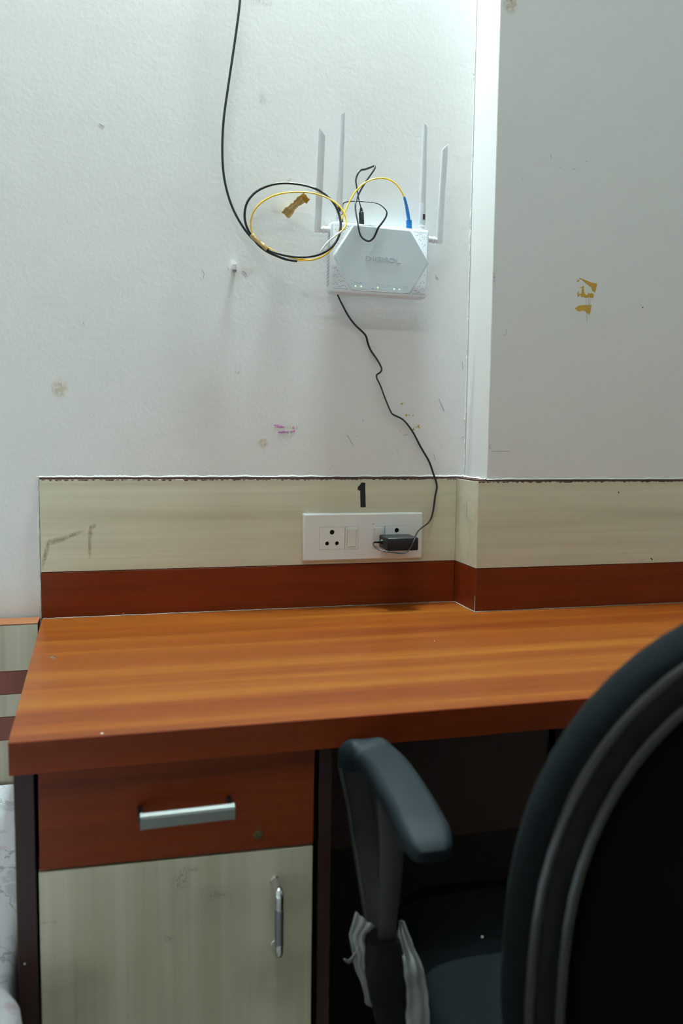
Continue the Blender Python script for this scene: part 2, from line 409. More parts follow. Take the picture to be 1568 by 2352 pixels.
bm = nb(); ragged(bm, (.0, -.0002, ZC), (CX, -.0002, ZC), (0, 0, -1), -.0008, .0030, (0, -1, 0), .0003, seed=31, step=.0012)
ragged(bm, (CX+.001, -DC-.0002, ZC), (XE, -DC-.0002, ZC), (0, 0, -1), -.0010, .0028, (0, -1, 0), .0003, seed=43, step=.0012)
link('paint_flakes', bm, M_core, cl, label='brown flaked paint along the top edge of the boards')['kind'] = 'stuff'
for k, (p0, p1, h0, h1, out, sd_) in enumerate((((.002, 0, ZT+.0002), (CX, 0, ZT+.0002), .0003, .0013, (0, -1, 0), 71), ((CX, 0, ZT+.0002), (CX, -DC, ZT+.0002), .0005, .0016, (-1, 0, 0), 77),
        ((CX, -DC, ZT+.0002), (1.3, -DC, ZT+.0002), .0002, .0012, (0, -1, 0), 83))):
    bm = nb(); ragged(bm, p0, p1, (0, 0, 1), h0, h1, out, .0014, seed=sd_); link('sealant_line', bm, M_cauk, cl, label='thin dirty white sealant where the boards meet the worktop' if k == 0 else None)
bm = nb(); ragged(bm, (CX+.0004, -DC, ZT), (CX+.0004, -DC, ZT+.030), (-1, 0, 0), .0004, .0010, (0, -1, 0), .0006, seed=87); link('sealant_line', bm, M_lip, cl)
# the black stencilled 1
patch('numeral', [(0.5683,-0.0004,0.9828),(0.5716,-0.0004,0.984),(0.5776,-0.0004,0.9832),(0.5773,-0.0004,0.9742),(0.578,-0.0004,0.9578),(0.5787,-0.0004,0.943),(0.5791,-0.0004,0.9406),(0.5783,-0.0004,0.9373),(0.5685,-0.0004,0.9374),(0.5676,-0.0004,0.9685),(0.5642,-0.0004,0.9694),(0.5625,-0.0004,0.9706),(0.5629,-0.0004,0.9763),(0.565,-0.0004,0.9775),(0.5675,-0.0004,0.98)], -.0002, M_ink, cl, 'black painted number 1 above the socket plate')
# old marker streaks on the beige board
M_streak = stain('marker_streak', srgb(178, 166, 138), .6, 200, .38, .2)
def streak(a, b, w, y, m, parent, label=None):
    a, b = Vector(a), Vector(b); c = (a+b)/2; d = b-a
    return film('stain', c.x, c.z, d.length*1.3, w*1.5, y, m, parent, label, rot=math.atan2(d.z, d.x))
for i, (a, b, w) in enumerate((((0.0094,0,0.8812), (0.0422,0,0.8896), .008), ((0.0336,0,0.8875), (0.0682,0,0.9004), .006), ((0.003,0,0.8422), (0.0137,0,0.8841), .0055),
                  ((0.0809,0,0.8842), (0.0828,0,0.9085), .0055), ((0.0805,0,0.8567), (0.081,0,0.8888), .0045), ((0.0813,0,0.9062), (0.0915,0,0.9114), .005))):
    streak(a, b, w, 0, M_streak, cl, 'faded brown marker streak at the left end of the beige board' if i == 0 else None)
strokes('scratch', [[(1.0511,-0.0993,0.971),(1.0522,-0.0993,0.9677)]], .0012, M_core, cl, 'small dark nick in the beige board')
strokes('scratch', [[(1.1285,-0.0993,0.8407),(1.1325,-0.0993,0.8372)]], .0012, M_core, cl, 'small dark nick low on the beige board')
strokes('scratch', [[(CX-.0002, y, z) for y, z in ((-.052, .952), (-.0525, .935), (-.053, .92))]], .0004, M_pencil, cl)

# ------------------------------------------------------------------ marks on the painted wall
M_sm1 = stain('ochre_smudge', srgb(212, 192, 150), .7, 140, .5, .2)
M_sm2 = stain('grey_smudge', srgb(176, 174, 158), .45, 200, .54, .12)
M_sm3 = stain('dust_shade', srgb(200, 192, 172), .35, 60, .5, .2)
for (c, w, h, m, lab) in (((0.0359,0.0045,1.1445), .03, .034, M_sm1, 'pale brown smudge on the wall left of the cables'), ((0.3846,0.0045,1.0555), .022, .02, M_sm1, None), ((0.3817,0.0045,1.656), .014, .03, M_sm2, None),
                          ((0.3555,0.0045,1.3595), .05, .022, M_sm3, None), ((0.4112,0.0045,1.4701), .03, .03, M_sm3, None), ((0.3789,0.0045,1.8152), .05, .014, M_sm2, None)):
    film('smudge', c[0], c[2], w, h, WY, m, wall_back, lab)
c = (0.7989,-0.0963,1.8207); film('smudge', c[0], c[2], .03, .036, -.0963, M_sm1, pier, 'yellowish smudge at the top of the projecting wall')
c = (0.7834,-0.0963,1.3533)
strokes('wall_mark', [[(0.0752,0.0043,1.2575),(0.078,0.0043,1.254)],[(0.334,0.0043,1.1828),(0.3379,0.0043,1.1798),(0.341,0.0043,1.183)],[(0.543,0.0043,1.0714),(0.5534,0.0043,1.0537)],[(0.543,0.0043,1.0714),(0.5405,0.0043,1.0705)],[(0.7226,0.0043,1.1436),(0.7339,0.0043,1.1199)],[(0.7146,0.0043,1.0376),(0.7184,0.0043,1.0251)],[(0.6398,0.0043,1.0446),(0.6425,0.0043,1.0421)],[(0.1069,0.0043,1.5849),(0.1153,0.0043,1.5815)],[(0.2761,0.0043,1.3562),(0.2798,0.0043,1.349),(0.2783,0.0043,1.3429)],[(0.3224,0.0043,1.359),(0.3209,0.0043,1.3641)],[(0.3455,0.0043,1.3589),(0.3509,0.0043,1.3577),(0.3547,0.0043,1.3519)],[(0.5087,0.0043,1.0098),(0.5104,0.0043,1.0082)],[(0.5721,0.0043,1.1024),(0.573,0.0043,1.0976)],[(0.5614,0.0043,1.0797),(0.5623,0.0043,1.0805)],[(0.5599,0.0043,1.07),(0.5616,0.0043,1.07)],[(0.6523,0.0043,1.0726),(0.661,0.0043,1.0743)],[(0.771,0.0043,1.0697),(0.7781,0.0043,1.074)],[(0.7679,0.0043,1.2148),(0.7702,0.0043,1.1984)],[(0.4266,0.0043,1.5193),(0.4329,0.0043,1.5243)],[(0.4436,0.0043,1.5686),(0.4444,0.0043,1.5679)]], .0005, M_pencil, wall_back, 'short grey scratches and pencil ticks')
strokes('wall_mark', [[(0.8854,-0.0965,1.5767),(0.8875,-0.0965,1.5693)],[(0.9044,-0.0965,1.5565),(0.9062,-0.0965,1.5559)],[(0.9298,-0.0965,1.5557),(0.9368,-0.0965,1.5564)],[(0.9555,-0.0965,1.571),(0.9591,-0.0965,1.5706)],[(0.8307,-0.0965,1.5304),(0.8333,-0.0965,1.5284)],[(0.7825,-0.0965,1.0573),(0.7827,-0.0965,1.051)],[(0.7825,-0.0965,1.0565),(0.7868,-0.0965,1.0565)],[(0.7826,-0.0965,1.0534),(0.786,-0.0965,1.0534)],[(0.7827,-0.0965,1.051),(0.7878,-0.0965,1.0502)],[(0.7871,-0.0965,1.0463),(0.8234,-0.0965,1.0465)],[(0.81,-0.0965,1.2649),(0.8094,-0.0965,1.2564),(0.8044,-0.0965,1.2539)],[(0.9672,-0.0965,1.3293),(0.9718,-0.0965,1.2853)],[(0.9762,-0.0965,1.3298),(0.9759,-0.0965,1.3155)],[(0.9726,-0.0965,1.3296),(0.9749,-0.0965,1.2973)]], .0004, M_pencil, pier, 'faint grey scratches and a small pencil letter E')
strokes('speck', [[(1.086,-0.0965,1.3178),(1.0888,-0.0965,1.3171)]], .0009, M_ink, pier, 'tiny black speck')
# crayon writing
strokes('crayon_scribble', [[(0.4044,0.0043,1.088),(0.4132,0.0043,1.0889),(0.4052,0.0043,1.0848),(0.414,0.0043,1.0865),(0.4213,0.0043,1.0843)],[(0.4116,0.0043,1.0849),(0.4229,0.0043,1.0847)],[(0.4382,0.0043,1.0837),(0.4423,0.0043,1.0829)],[(0.4117,0.0043,1.0755),(0.4294,0.0043,1.0765)],[(0.4181,0.0043,1.074),(0.4229,0.0043,1.078)],[(0.4383,0.0043,1.0774),(0.4439,0.0043,1.0794),(0.4415,0.0043,1.0758)],[(0.4229,0.0043,1.0843),(0.4172,0.0043,1.0873)]], .0012, M_pink, wall_back, 'magenta crayon scribble over handwriting')
strokes('handwriting', [[(0.4124,0.0042,1.0845),(0.4148,0.0042,1.0873),(0.4164,0.0042,1.0846)],[(0.4164,0.0042,1.0862),(0.4212,0.0042,1.0866)],[(0.4189,0.0042,1.0826),(0.4204,0.0042,1.0878),(0.4213,0.0042,1.0843)],[(0.4237,0.0042,1.0839),(0.4241,0.0042,1.0874),(0.4261,0.0042,1.0839),(0.4265,0.0042,1.0875)],[(0.4313,0.0042,1.0879),(0.4301,0.0042,1.0867),(0.4301,0.0042,1.0844),(0.4317,0.0042,1.0832)],[(0.435,0.0042,1.0836),(0.435,0.0042,1.0868)],[(0.4398,0.0042,1.0837),(0.4406,0.0042,1.0873),(0.4422,0.0042,1.0861),(0.4406,0.0042,1.0849)],[(0.4455,0.0042,1.0877),(0.4471,0.0042,1.085)],[(0.4483,0.0042,1.0874),(0.4471,0.0042,1.0846),(0.4455,0.0042,1.0814)]], .00035, M_pencil, wall_back, 'faint pencil word under the crayon, upper line')
strokes('handwriting', [[(0.4144,0.0041,1.0779),(0.4169,0.0041,1.0731),(0.4181,0.0041,1.0779)],[(0.4189,0.0041,1.0736),(0.4209,0.0041,1.0783),(0.4221,0.0041,1.074)],[(0.4241,0.0041,1.074),(0.4241,0.0041,1.0784),(0.4269,0.0041,1.0744),(0.4269,0.0041,1.0784)],[(0.4318,0.0041,1.0777),(0.4293,0.0041,1.0772),(0.4293,0.0041,1.0761),(0.4318,0.0041,1.0757),(0.431,0.0041,1.0741),(0.429,0.0041,1.0741)],[(0.4346,0.0041,1.0785),(0.4346,0.0041,1.0741)],[(0.4374,0.0041,1.0785),(0.4374,0.0041,1.0742)],[(0.4346,0.0041,1.0763),(0.4374,0.0041,1.0763)]], .00045, M_pencild, wall_back, 'hand-lettered word VANSH in pencil, lower line')
# ochre tape residue
def residue(polys, y, parent, label):
    bm = nb()
    for P in polys: prism(bm, P, 'y', y, y-.00025)
    link('tape_residue', bm, M_ochre, parent, label=label)
residue([[(0.951,-0.0963,1.3641),(0.9532,-0.0963,1.3647),(0.9668,-0.0963,1.3607),(0.9787,-0.0963,1.3571),(0.9895,-0.0963,1.3561),(0.9881,-0.0963,1.3486),(0.9858,-0.0963,1.3398),(0.983,-0.0963,1.3408),(0.9798,-0.0963,1.3426),(0.9782,-0.0963,1.3472),(0.9726,-0.0963,1.3516),(0.9652,-0.0963,1.3559),(0.9578,-0.0963,1.361)],[(0.9472,-0.0963,1.3596),(0.9538,-0.0963,1.3619),(0.95,-0.0963,1.3566),(0.9487,-0.0963,1.3558)],[(0.9544,-0.0963,1.3467),(0.9618,-0.0963,1.351),(0.9629,-0.0963,1.3464),(0.9585,-0.0963,1.3461)],[(0.9486,-0.0963,1.337),(0.952,-0.0963,1.3403),(0.9527,-0.0963,1.3356),(0.9571,-0.0963,1.3359),(0.9585,-0.0963,1.3454),(0.9621,-0.0963,1.3463),(0.9633,-0.0963,1.3393),(0.9671,-0.0963,1.334),(0.9711,-0.0963,1.3358),(0.9722,-0.0963,1.3398),(0.9742,-0.0963,1.3368),(0.9786,-0.0963,1.3386),(0.9832,-0.0963,1.3365),(0.9826,-0.0963,1.3297),(0.9735,-0.0963,1.3304),(0.9664,-0.0963,1.3293),(0.9618,-0.0963,1.3306),(0.9583,-0.0963,1.3296),(0.9554,-0.0963,1.3342),(0.9529,-0.0963,1.3309),(0.9507,-0.0963,1.33)]], -.0963, pier, 'ochre tape residue with a torn corner on the projecting wall')
residue([[(0.9453,-0.0963,1.3093),(0.9501,-0.0963,1.3127),(0.9545,-0.0963,1.3149),(0.9688,-0.0963,1.3164),(0.9795,-0.0963,1.3173),(0.9786,-0.0963,1.3078),(0.9767,-0.0963,1.2998),(0.9735,-0.0963,1.3004),(0.9684,-0.0963,1.3034),(0.9647,-0.0963,1.3063),(0.9602,-0.0963,1.3057),(0.9549,-0.0963,1.3039),(0.9504,-0.0963,1.3053)]], -.0963, pier, 'ochre tape residue strip below the torn corner one')
residue([[(0.6451,0.0045,1.1313),(0.6477,0.0045,1.1334),(0.6503,0.0045,1.1331),(0.6495,0.0045,1.1306),(0.6469,0.0045,1.1297)],[(0.652,0.0045,1.1331),(0.6537,0.0045,1.134),(0.6538,0.0045,1.1315)],[(0.6559,0.0045,1.1128),(0.6594,0.0045,1.1124),(0.659,0.0045,1.1083),(0.656,0.0045,1.1087)],[(0.6611,0.0045,1.112),(0.6646,0.0045,1.1121),(0.6621,0.0045,1.1088)],[(0.6698,0.0045,1.1114),(0.6729,0.0045,1.1106),(0.6708,0.0045,1.1081)],[(0.667,0.0045,1.0822),(0.6704,0.0045,1.0843),(0.6721,0.0045,1.0868),(0.6752,0.0045,1.0835),(0.6713,0.0045,1.0819)],[(0.6729,0.0045,1.0884),(0.6756,0.0045,1.0889),(0.6791,0.0045,1.0877),(0.679,0.0045,1.0902),(0.6842,0.0045,1.0931),(0.6851,0.0045,1.0919),(0.6834,0.0045,1.0902),(0.6861,0.0045,1.0862),(0.6835,0.0045,1.0861),(0.6817,0.0045,1.0898),(0.6791,0.0045,1.0873)],[(0.6444,0.0045,1.0815),(0.6461,0.0045,1.0803),(0.6462,0.0045,1.077)],[(0.6593,0.0045,1.0743),(0.661,0.0045,1.0743),(0.6602,0.0045,1.0735)]], WY, wall_back, 'small ochre tape flecks beside the black cord')
patch('paint_chip', [(0.7083,0.0045,1.3742),(0.7134,0.0045,1.3785),(0.7178,0.0045,1.3763),(0.7188,0.0045,1.3716),(0.7154,0.0045,1.3674),(0.7119,0.0045,1.3696)], WY, M_lip, wall_back, 'small peeled paint blister right of the router')
c = (0.7809,-0.0963,1.3532)
film('smudge', c[0]+.002, c[2], .007, .03, -.0963, M_sm2, pier)

# ------------------------------------------------------------------ worktop
wt = empty('worktop', (.9, -.35, .714), 'orange-brown wood laminate worktop running along the wall', 'worktop')
TOP = [(0, -.0002, 0), (CX-.0002, -.0002, 0), (CX-.0002, -DC-.0002, 0), (XE, -DC-.0002, 0), (XE, -.5985, 0), (.0172, -.5985, 0)]
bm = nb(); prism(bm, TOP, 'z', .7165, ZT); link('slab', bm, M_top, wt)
bm = nb(); box(bm, (.0172, -.6, .714), (XE, -.5986, ZT-.0003), .0005, 1); link('front_edging', bm, M_red, wt, label='dark red front edge strip')
strokes('scuff', [[(0.0334,-0.265,0.7502),(0.0372,-0.261,0.7502),(0.0427,-0.2717,0.7502)],[(0.0355,-0.2702,0.7502),(0.0402,-0.2688,0.7502)]], .0012, M_pencil, wt, 'small grey scuff near the left end')
for c, r in (((0.1113,-0.5944,0.75), .0018), ((0.6098,-0.2887,0.75), .0012), ((0.1357,-0.001,0.7538), .0009)):
    bm = nb(); bmesh.ops.create_icosphere(bm, subdivisions=1, radius=r, matrix=Matrix.Translation((c[0], c[1], max(c[2], ZT)+r*.4)) @ Matrix.Diagonal((1, 1, .5, 1)))
    tag(link('crumb', bm, M_scr), {.0018: 'white crumb near the left front edge of the worktop', .0012: 'tiny white crumb in the middle of the worktop', .0009: 'tiny white speck at the back of the worktop on the left'}[r], 'crumb')

# ------------------------------------------------------------------ cabinet under the left end
cb = empty('desk_cabinet', (.19, -.3, 0), 'red and beige pedestal cabinet with one drawer and one door under the desk', 'cabinet')
zu = .7139
bm = nb(); box(bm, (.0200, -.587, 0), (.0405, -.03, zu), .0006, 1); link('side_panel', bm, M_edge, cb, label='dark brown left side panel')
bm = nb(); box(bm, (.3535, -.587, 0), (.3690, -.03, zu), .0006, 1); link('side_panel', bm, M_edge, cb, label='dark brown right side panel')
link('back_board', box(nb(), (.0405, -.035, .06), (.3535, -.03, zu)), M_edge, cb)
link('bottom_board', box(nb(), (.0405, -.57, .06), (.3535, -.035, .078)), M_edge, cb)
link('rail', box(nb(), (.0405, -.575, .593), (.3535, -.555, .611)), M_hole, cb, label='black rail between drawer and door')
dr = [(0.0457,-0.592,0.7144),(0.3468,-0.592,0.7143),(0.346,-0.592,0.5987),(0.045,-0.592,0.6038)]
dr[0] = (dr[0][0], -.592, zu-.0006); dr[1] = (dr[1][0], -.592, zu-.0006)
bm = nb(); prism(bm, dr, 'y', -.576, -.5935, .0006, 1); drawer = link('drawer', bm, M_red, cb, label='dark red drawer front')
dd = [(0.0441,-0.592,0.6012),(0.3455,-0.592,0.5958)]
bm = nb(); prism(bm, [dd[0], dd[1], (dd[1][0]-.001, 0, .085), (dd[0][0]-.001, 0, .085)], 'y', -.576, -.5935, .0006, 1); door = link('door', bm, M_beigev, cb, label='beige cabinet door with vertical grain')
link('drawer_box', box(nb(), (.055, -.57, .62), (.335, -.06, .69)), M_edge, cb, label='drawer box inside')
# drawer pull
A = Vector((0.1526,-0.622,0.6612)); B = Vector((0.2474,-0.622,0.6622)); d = (B-A).normalized(); upv = Vector((0, 0, 1))
hp = [(.0086, 0), (-.0080, 0), (-.0080, -.0045), (-.0070, -.0060), (.0040, -.0064), (.0064, -.0052), (.0086, -.0020)]
bm = nb(); sweep(bm, [A, B], [(u, v) for u, v in hp], refs=(0, 0, 1)); hd = link('handle', bm, M_steel, drawer, label='brushed steel bar pull', smooth=False)
for e, s in ((A, -1), (B, 1)):
    x = e.x+.0014*s
    bm = nb(); sweep(bm, [Vector((x-.0014, e.y, e.z)), Vector((x+.0014, e.y, e.z))], [(u*1.04, v*1.06) for u, v in hp], refs=(0, 0, 1)); link('handle_cap', bm, M_steel, hd, label='shiny end cap')
    bm = nb(); box(bm, (x-.0035, -.6235, e.z-.0030), (x+.0010, -.5934, e.z+.0050), .0008, 1); link('handle_post', bm, M_black, hd, label='dark post of the drawer pull')
# keyhole
c = Vector((0.2814,-0.5935,0.6171))
bm = nb(); lathe(bm, c, (0, -1, 0), [(0, .0052), (.0012, .0052), (.0018, .0044), (.0018, .0040), (.0006, .0038)], 20); box(bm, (c.x-.0006, c.y-.0012, c.z-.0022), (c.x+.0006, c.y-.0002, c.z+.0022))
link('lock', bm, M_brass, drawer, label='dull round lock at the lower right of the drawer', smooth=True, angle=40)
M_scrape = stain('scraped_red', srgb(170, 96, 52), .5, 300, .5, .2)
film('stain', c.x, c.z+.002, .013, .024, -.5937, M_scrape, drawer, 'light scrape around the lock')
# door pull
zt_, zb_ = (0.3011,-0.617,0.5596)[2], (0.3021,-0.617,0.4809)[2]; hx = (0.3018,-0.617,0.5321)[0]
P = [(hx-.001, -.5936, zt_), (hx-.0006, -.604, zt_), (hx, -.613, zt_-.001), (hx, -.617, zt_-.005), (hx, -.617, zt_-.022), (hx, -.617, zb_+.022), (hx, -.617, zb_+.005), (hx, -.613, zb_+.001), (hx-.0006, -.604, zb_), (hx-.001, -.5936, zb_)]
bm = nb(); sweep(bm, catmull(P, 5), circ(.0048, 14)); dh = link('handle', bm, M_chrome, door, label='chrome bow handle on the door', smooth=True, angle=50)
bm = nb(); cyl(bm, (hx, -.617, zt_-.022), (hx, -.617, zb_+.014), .0051, n=16); link('handle_grip', bm, M_satin, dh, label='matt grey grip sleeve', smooth=True, angle=50)
for z in (zt_, zb_):
    bm = nb(); cyl(bm, (hx-.001, -.5937, z), (hx-.001, -.5950, z), .0060, .0054, 18); link('handle_collar', bm, M_chrome, dh, smooth=True, angle=50)
M_dirt = stain('door_dirt', srgb(96, 86, 60), .55, 420, .56, .06)
M_dirt2 = stain('door_rub', srgb(92, 88, 62), .22, 40, .5, .3)
for (c, w, h, m, lab) in (((0.2021,-0.5936,0.5845), .026, .012, M_dirt, 'brown scuffs near the top of the door'), ((0.1939,-0.5936,0.5722), .024, .026, M_dirt, None), ((0.0544,-0.5936,0.5449), .026, .004, M_dirt, None),
                          ((0.2352,-0.5936,0.5507), .022, .012, M_dirt, None), ((0.1795,-0.5936,0.5063), .012, .012, M_dirt, None), ((0.3061,-0.5936,0.4426), .11, .09, M_dirt2, None), ((0.3236,-0.5936,0.5367), .06, .06, M_dirt2, None), ((0.0731,-0.5936,0.455), .1, .09, M_dirt2, None), ((0.3301,-0.5936,0.7039), .02, .012, M_dirt, None)):
    film('stain', c[0], c[2], w, h, -.5937, m, door if c[2] < .6 else drawer, lab)
# speck on the left side panel
c = (0.0269,-0.587,0.497); bm = nb(); bmesh.ops.create_icosphere(bm, subdivisions=1, radius=.0011, matrix=Matrix.Translation((c[0], -.5875, c[2])))
link('paint_drop', bm, M_scr, cb, label='white paint drop on the left panel edge')
# knee space: rear board and far support
mp = empty('rear_panel', (1.1, -.13, .4), 'dark brown board closing the wall side of the knee space', 'panel')
zb = (0.7216,-0.14,0.346)[2]
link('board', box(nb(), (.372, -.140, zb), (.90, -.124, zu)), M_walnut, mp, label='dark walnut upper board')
link('board', box(nb(), (.905, -.155, zb), (XE, -.124, zu)), M_kneeshade, mp)
link('board', box(nb(), (.372, -.1395, .004), (XE, -.1236, zb-.0003)), M_kneeshade, mp, label='added near-black lower board standing for the knee-space shade')  # added board, its black stands for shade on the wall below
sp = tag(link('support_panel', box(nb(), (1.45, -.587, 0), (1.468, -.16, zu), .0006, 1), M_edge), 'dark upright board carrying the far end of the worktop', 'panel')

# ------------------------------------------------------------------ socket plate
PC = Vector(((.4568+.6909)/2, 0, (.9272+.8385)/2)); PW, PH, PT = .2335, .0888, .009
pl = empty('socket_plate', (PC.x, 0, PC.z-PH/2), 'white two-socket switch plate with rocker switches on the beige board', 'socket')
def prr(cx, cz, w, h, r, n=4): return [(cx+a, cz+b) for a, b in rrect(w, h, r, n)]
def fb(p): return (p[0], p[2])
L0, L1 = (0.4876,-0.009,0.9019), (0.5625,-0.009,0.8604)
R0, R1 = (0.59,-0.009,0.9022), (0.6652,-0.009,0.8597)
modz = [(L0[0], L1[0]), (R0[0], R1[0])]; mz0 = L1[2]-.0006; mz1 = L0[2]+.0004
def rect(x0, x1, z0, z1): return [(x0, z0), (x1, z0), (x1, z1), (x0, z1)]
bm = nb()
outer = prr(PC.x, PC.z, PW-.006, PH-.006, .002)
holes = [rect(a, b, mz0, mz1) for a, b in modz]
plate_holes(bm, outer, holes, -PT, -PT+.001, -PT+.0035, 0, False)
# bevelled skirt
lo = prr(PC.x, PC.z, PW, PH, .003)
for y0, A_, y1, B_ in ((-PT, outer, -PT+.0016, prr(PC.x, PC.z, PW-.0012, PH-.0012, .003)), (-PT+.0016, prr(PC.x, PC.z, PW-.0012, PH-.0012, .003), -.0005, lo)):
    va = [bm.verts.new((x, y0, z)) for x, z in A_]; vb = [bm.verts.new((x, y1, z)) for x, z in B_]
    for i in range(len(va)): j = (i+1) % len(va); bm.faces.new((va[i], va[j], vb[j], vb[i]))
link('cover_plate', bm, M_white, pl)
sw = [(L1[0]-.0255, L1[0]), (R0[0], R0[0]+.0245)]; so = [(L0[0], L1[0]-.0258), (R0[0]+.0248, R1[0])]
for k, (a, b) in enumerate(sw):
    bm = nb(); sx0, sx1 = (a+b)/2-.0092, (a+b)/2+.0092; z0, z1 = mz0+.0042, mz1-.0036
    plate_holes(bm, rect(a+.0003, b-.0003, mz0+.0003, mz1-.0003), [prr((sx0+sx1)/2, (z0+z1)/2, sx1-sx0, z1-z0, .003)], -PT-.0002, -PT+.003, -PT+.0022, 1)
    fr = link('switch', bm, [M_whitem, M_hole], pl, label='left rocker switch' if k == 0 else 'right rocker switch behind the charger')
    bm = nb(); zc = (z0+z1)/2; g_ = .0004; n_ = 6; prev = None
    # rocker: a shallow curved key, top end standing out
    prof = []
    for i in range(n_+1):
        t = i/n_; z = z0+g_+(z1-z0-2*g_)*t; prof.append((z, -PT-.0012-.0028*t**1.5-(.0004 if i == 0 else 0)))
    poly = [(0, y, z) for z, y in prof]+[(0, -PT+.0020, z1-g_), (0, -PT+.0020, z0+g_)]
    prism(bm, poly, 'x', sx0+g_, sx1-g_)
    bmesh.ops.bevel(bm, geom=[e for e in bm.edges if abs(e.verts[0].co.y-e.verts[1].co.y) < .0035 and max(e.verts[0].co.y, e.verts[1].co.y) < -PT], offset=.0009, segments=2, affect='EDGES', clamp_overlap=True)
    link('rocker', bm, M_whitem, fr, smooth=True, angle=30)
for k, (a, b) in enumerate(so):
    hs = []
    if k == 0: pts = [((0.5121,-0.009,0.8921), .0046), ((0.5028,-0.009,0.8712), .0038), ((0.5216,-0.009,0.8712), .0038)]
    else: pts = [((0.6383,-0.009,0.8936), .0045), ((0.6283,-0.009,0.8713), .0038), ((0.6483,-0.009,0.8717), .0038)]
    bm = nb(); plate_holes(bm, rect(a+.0003, b-.0003, mz0+.0003, mz1-.0003), [ring2(p[0], p[2], r, 18) for p, r in pts], -PT-.0002, -PT+.003, -PT+.0030, 1)
    s_ = link('socket', bm, [M_whitem, M_hole], pl, label='left three-hole socket, empty' if k == 0 else 'right three-hole socket with the charger in it')
    for p, r in pts:
        bm = nb(); n_ = 18
        rr = [(-.0002, r+.0009), (-.0007, r+.0006), (-.0007, r+.0001), (.0010, r-.0002)]
        prev = None
        for dy, q in rr:
            cur = [bm.verts.new((p[0]+q*math.cos(2*math.pi*i/n_), -PT+dy-.0001, p[2]+q*math.sin(2*math.pi*i/n_))) for i in range(n_)]
            if prev:
                for i in range(n_): bm.faces.new((prev[i], prev[(i+1) % n_], cur[(i+1) % n_], cur[i]))
            prev = cur
        link('hole_rim', bm, M_white, s_, smooth=True)
bm = text_bm('legrand', .0042, .0002, .00004)
c = (0.5725,-0.009,0.8495)
bm.transform(Matrix.Translation((c[0], -PT-.0001, c[2])) @ Matrix.Rotation(math.radians(90), 4, 'X')); link('lettering', bm, M_white, pl, label='tiny raised maker name')
strokes('wall_mark', [[(0.5898,-0.0092,0.906),(0.5933,-0.0092,0.9067)]], .0006, M_pink, pl, 'small pink tick above the right switch')

# ------------------------------------------------------------------ charger and its cord
pa = empty('power_adapter', (0.6233,-0.04,0.8714), 'black plug-in power adapter in the right socket with its thin cord', 'adapter')
ax0, ax1 = (0.6029,-0.013,0.8741)[0], (0.6626,-0.013,0.8728)[0]; az1 = (0.6104,-0.013,0.8863)[2]; az0 = (0.6031,-0.013,0.8621)[2]
AY = -.064
bm = nb(); box(bm, (ax0, AY, az0), (ax1, -.0098, az1), .0028, 3); link('body', bm, M_black, pa, smooth=True, angle=60)
for x in ((0.6283,-0.009,0.8713), (0.6483,-0.009,0.8717)):
    bm = nb(); cyl(bm, (x[0], -.0102, x[2]), (x[0], -.0068, x[2]), .0024, n=12); link('pin', bm, M_steel, pa, smooth=True, angle=50)
bc = Vector((ax0, -.031, (az0*.45+az1*.55)))
bm = nb(); lathe(bm, bc+Vector((.0005, 0, 0)), (-1, 0, 0), [(0, .0046), (.004, .0042), (.0045, .0030), (.0056, .0034), (.0064, .0028), (.0076, .0032), (.0084, .0027), (.0096, .0030), (.0104, .0026), (.014, .0022)], 14)
link('strain_relief', bm, M_black, pa, smooth=True, angle=50)
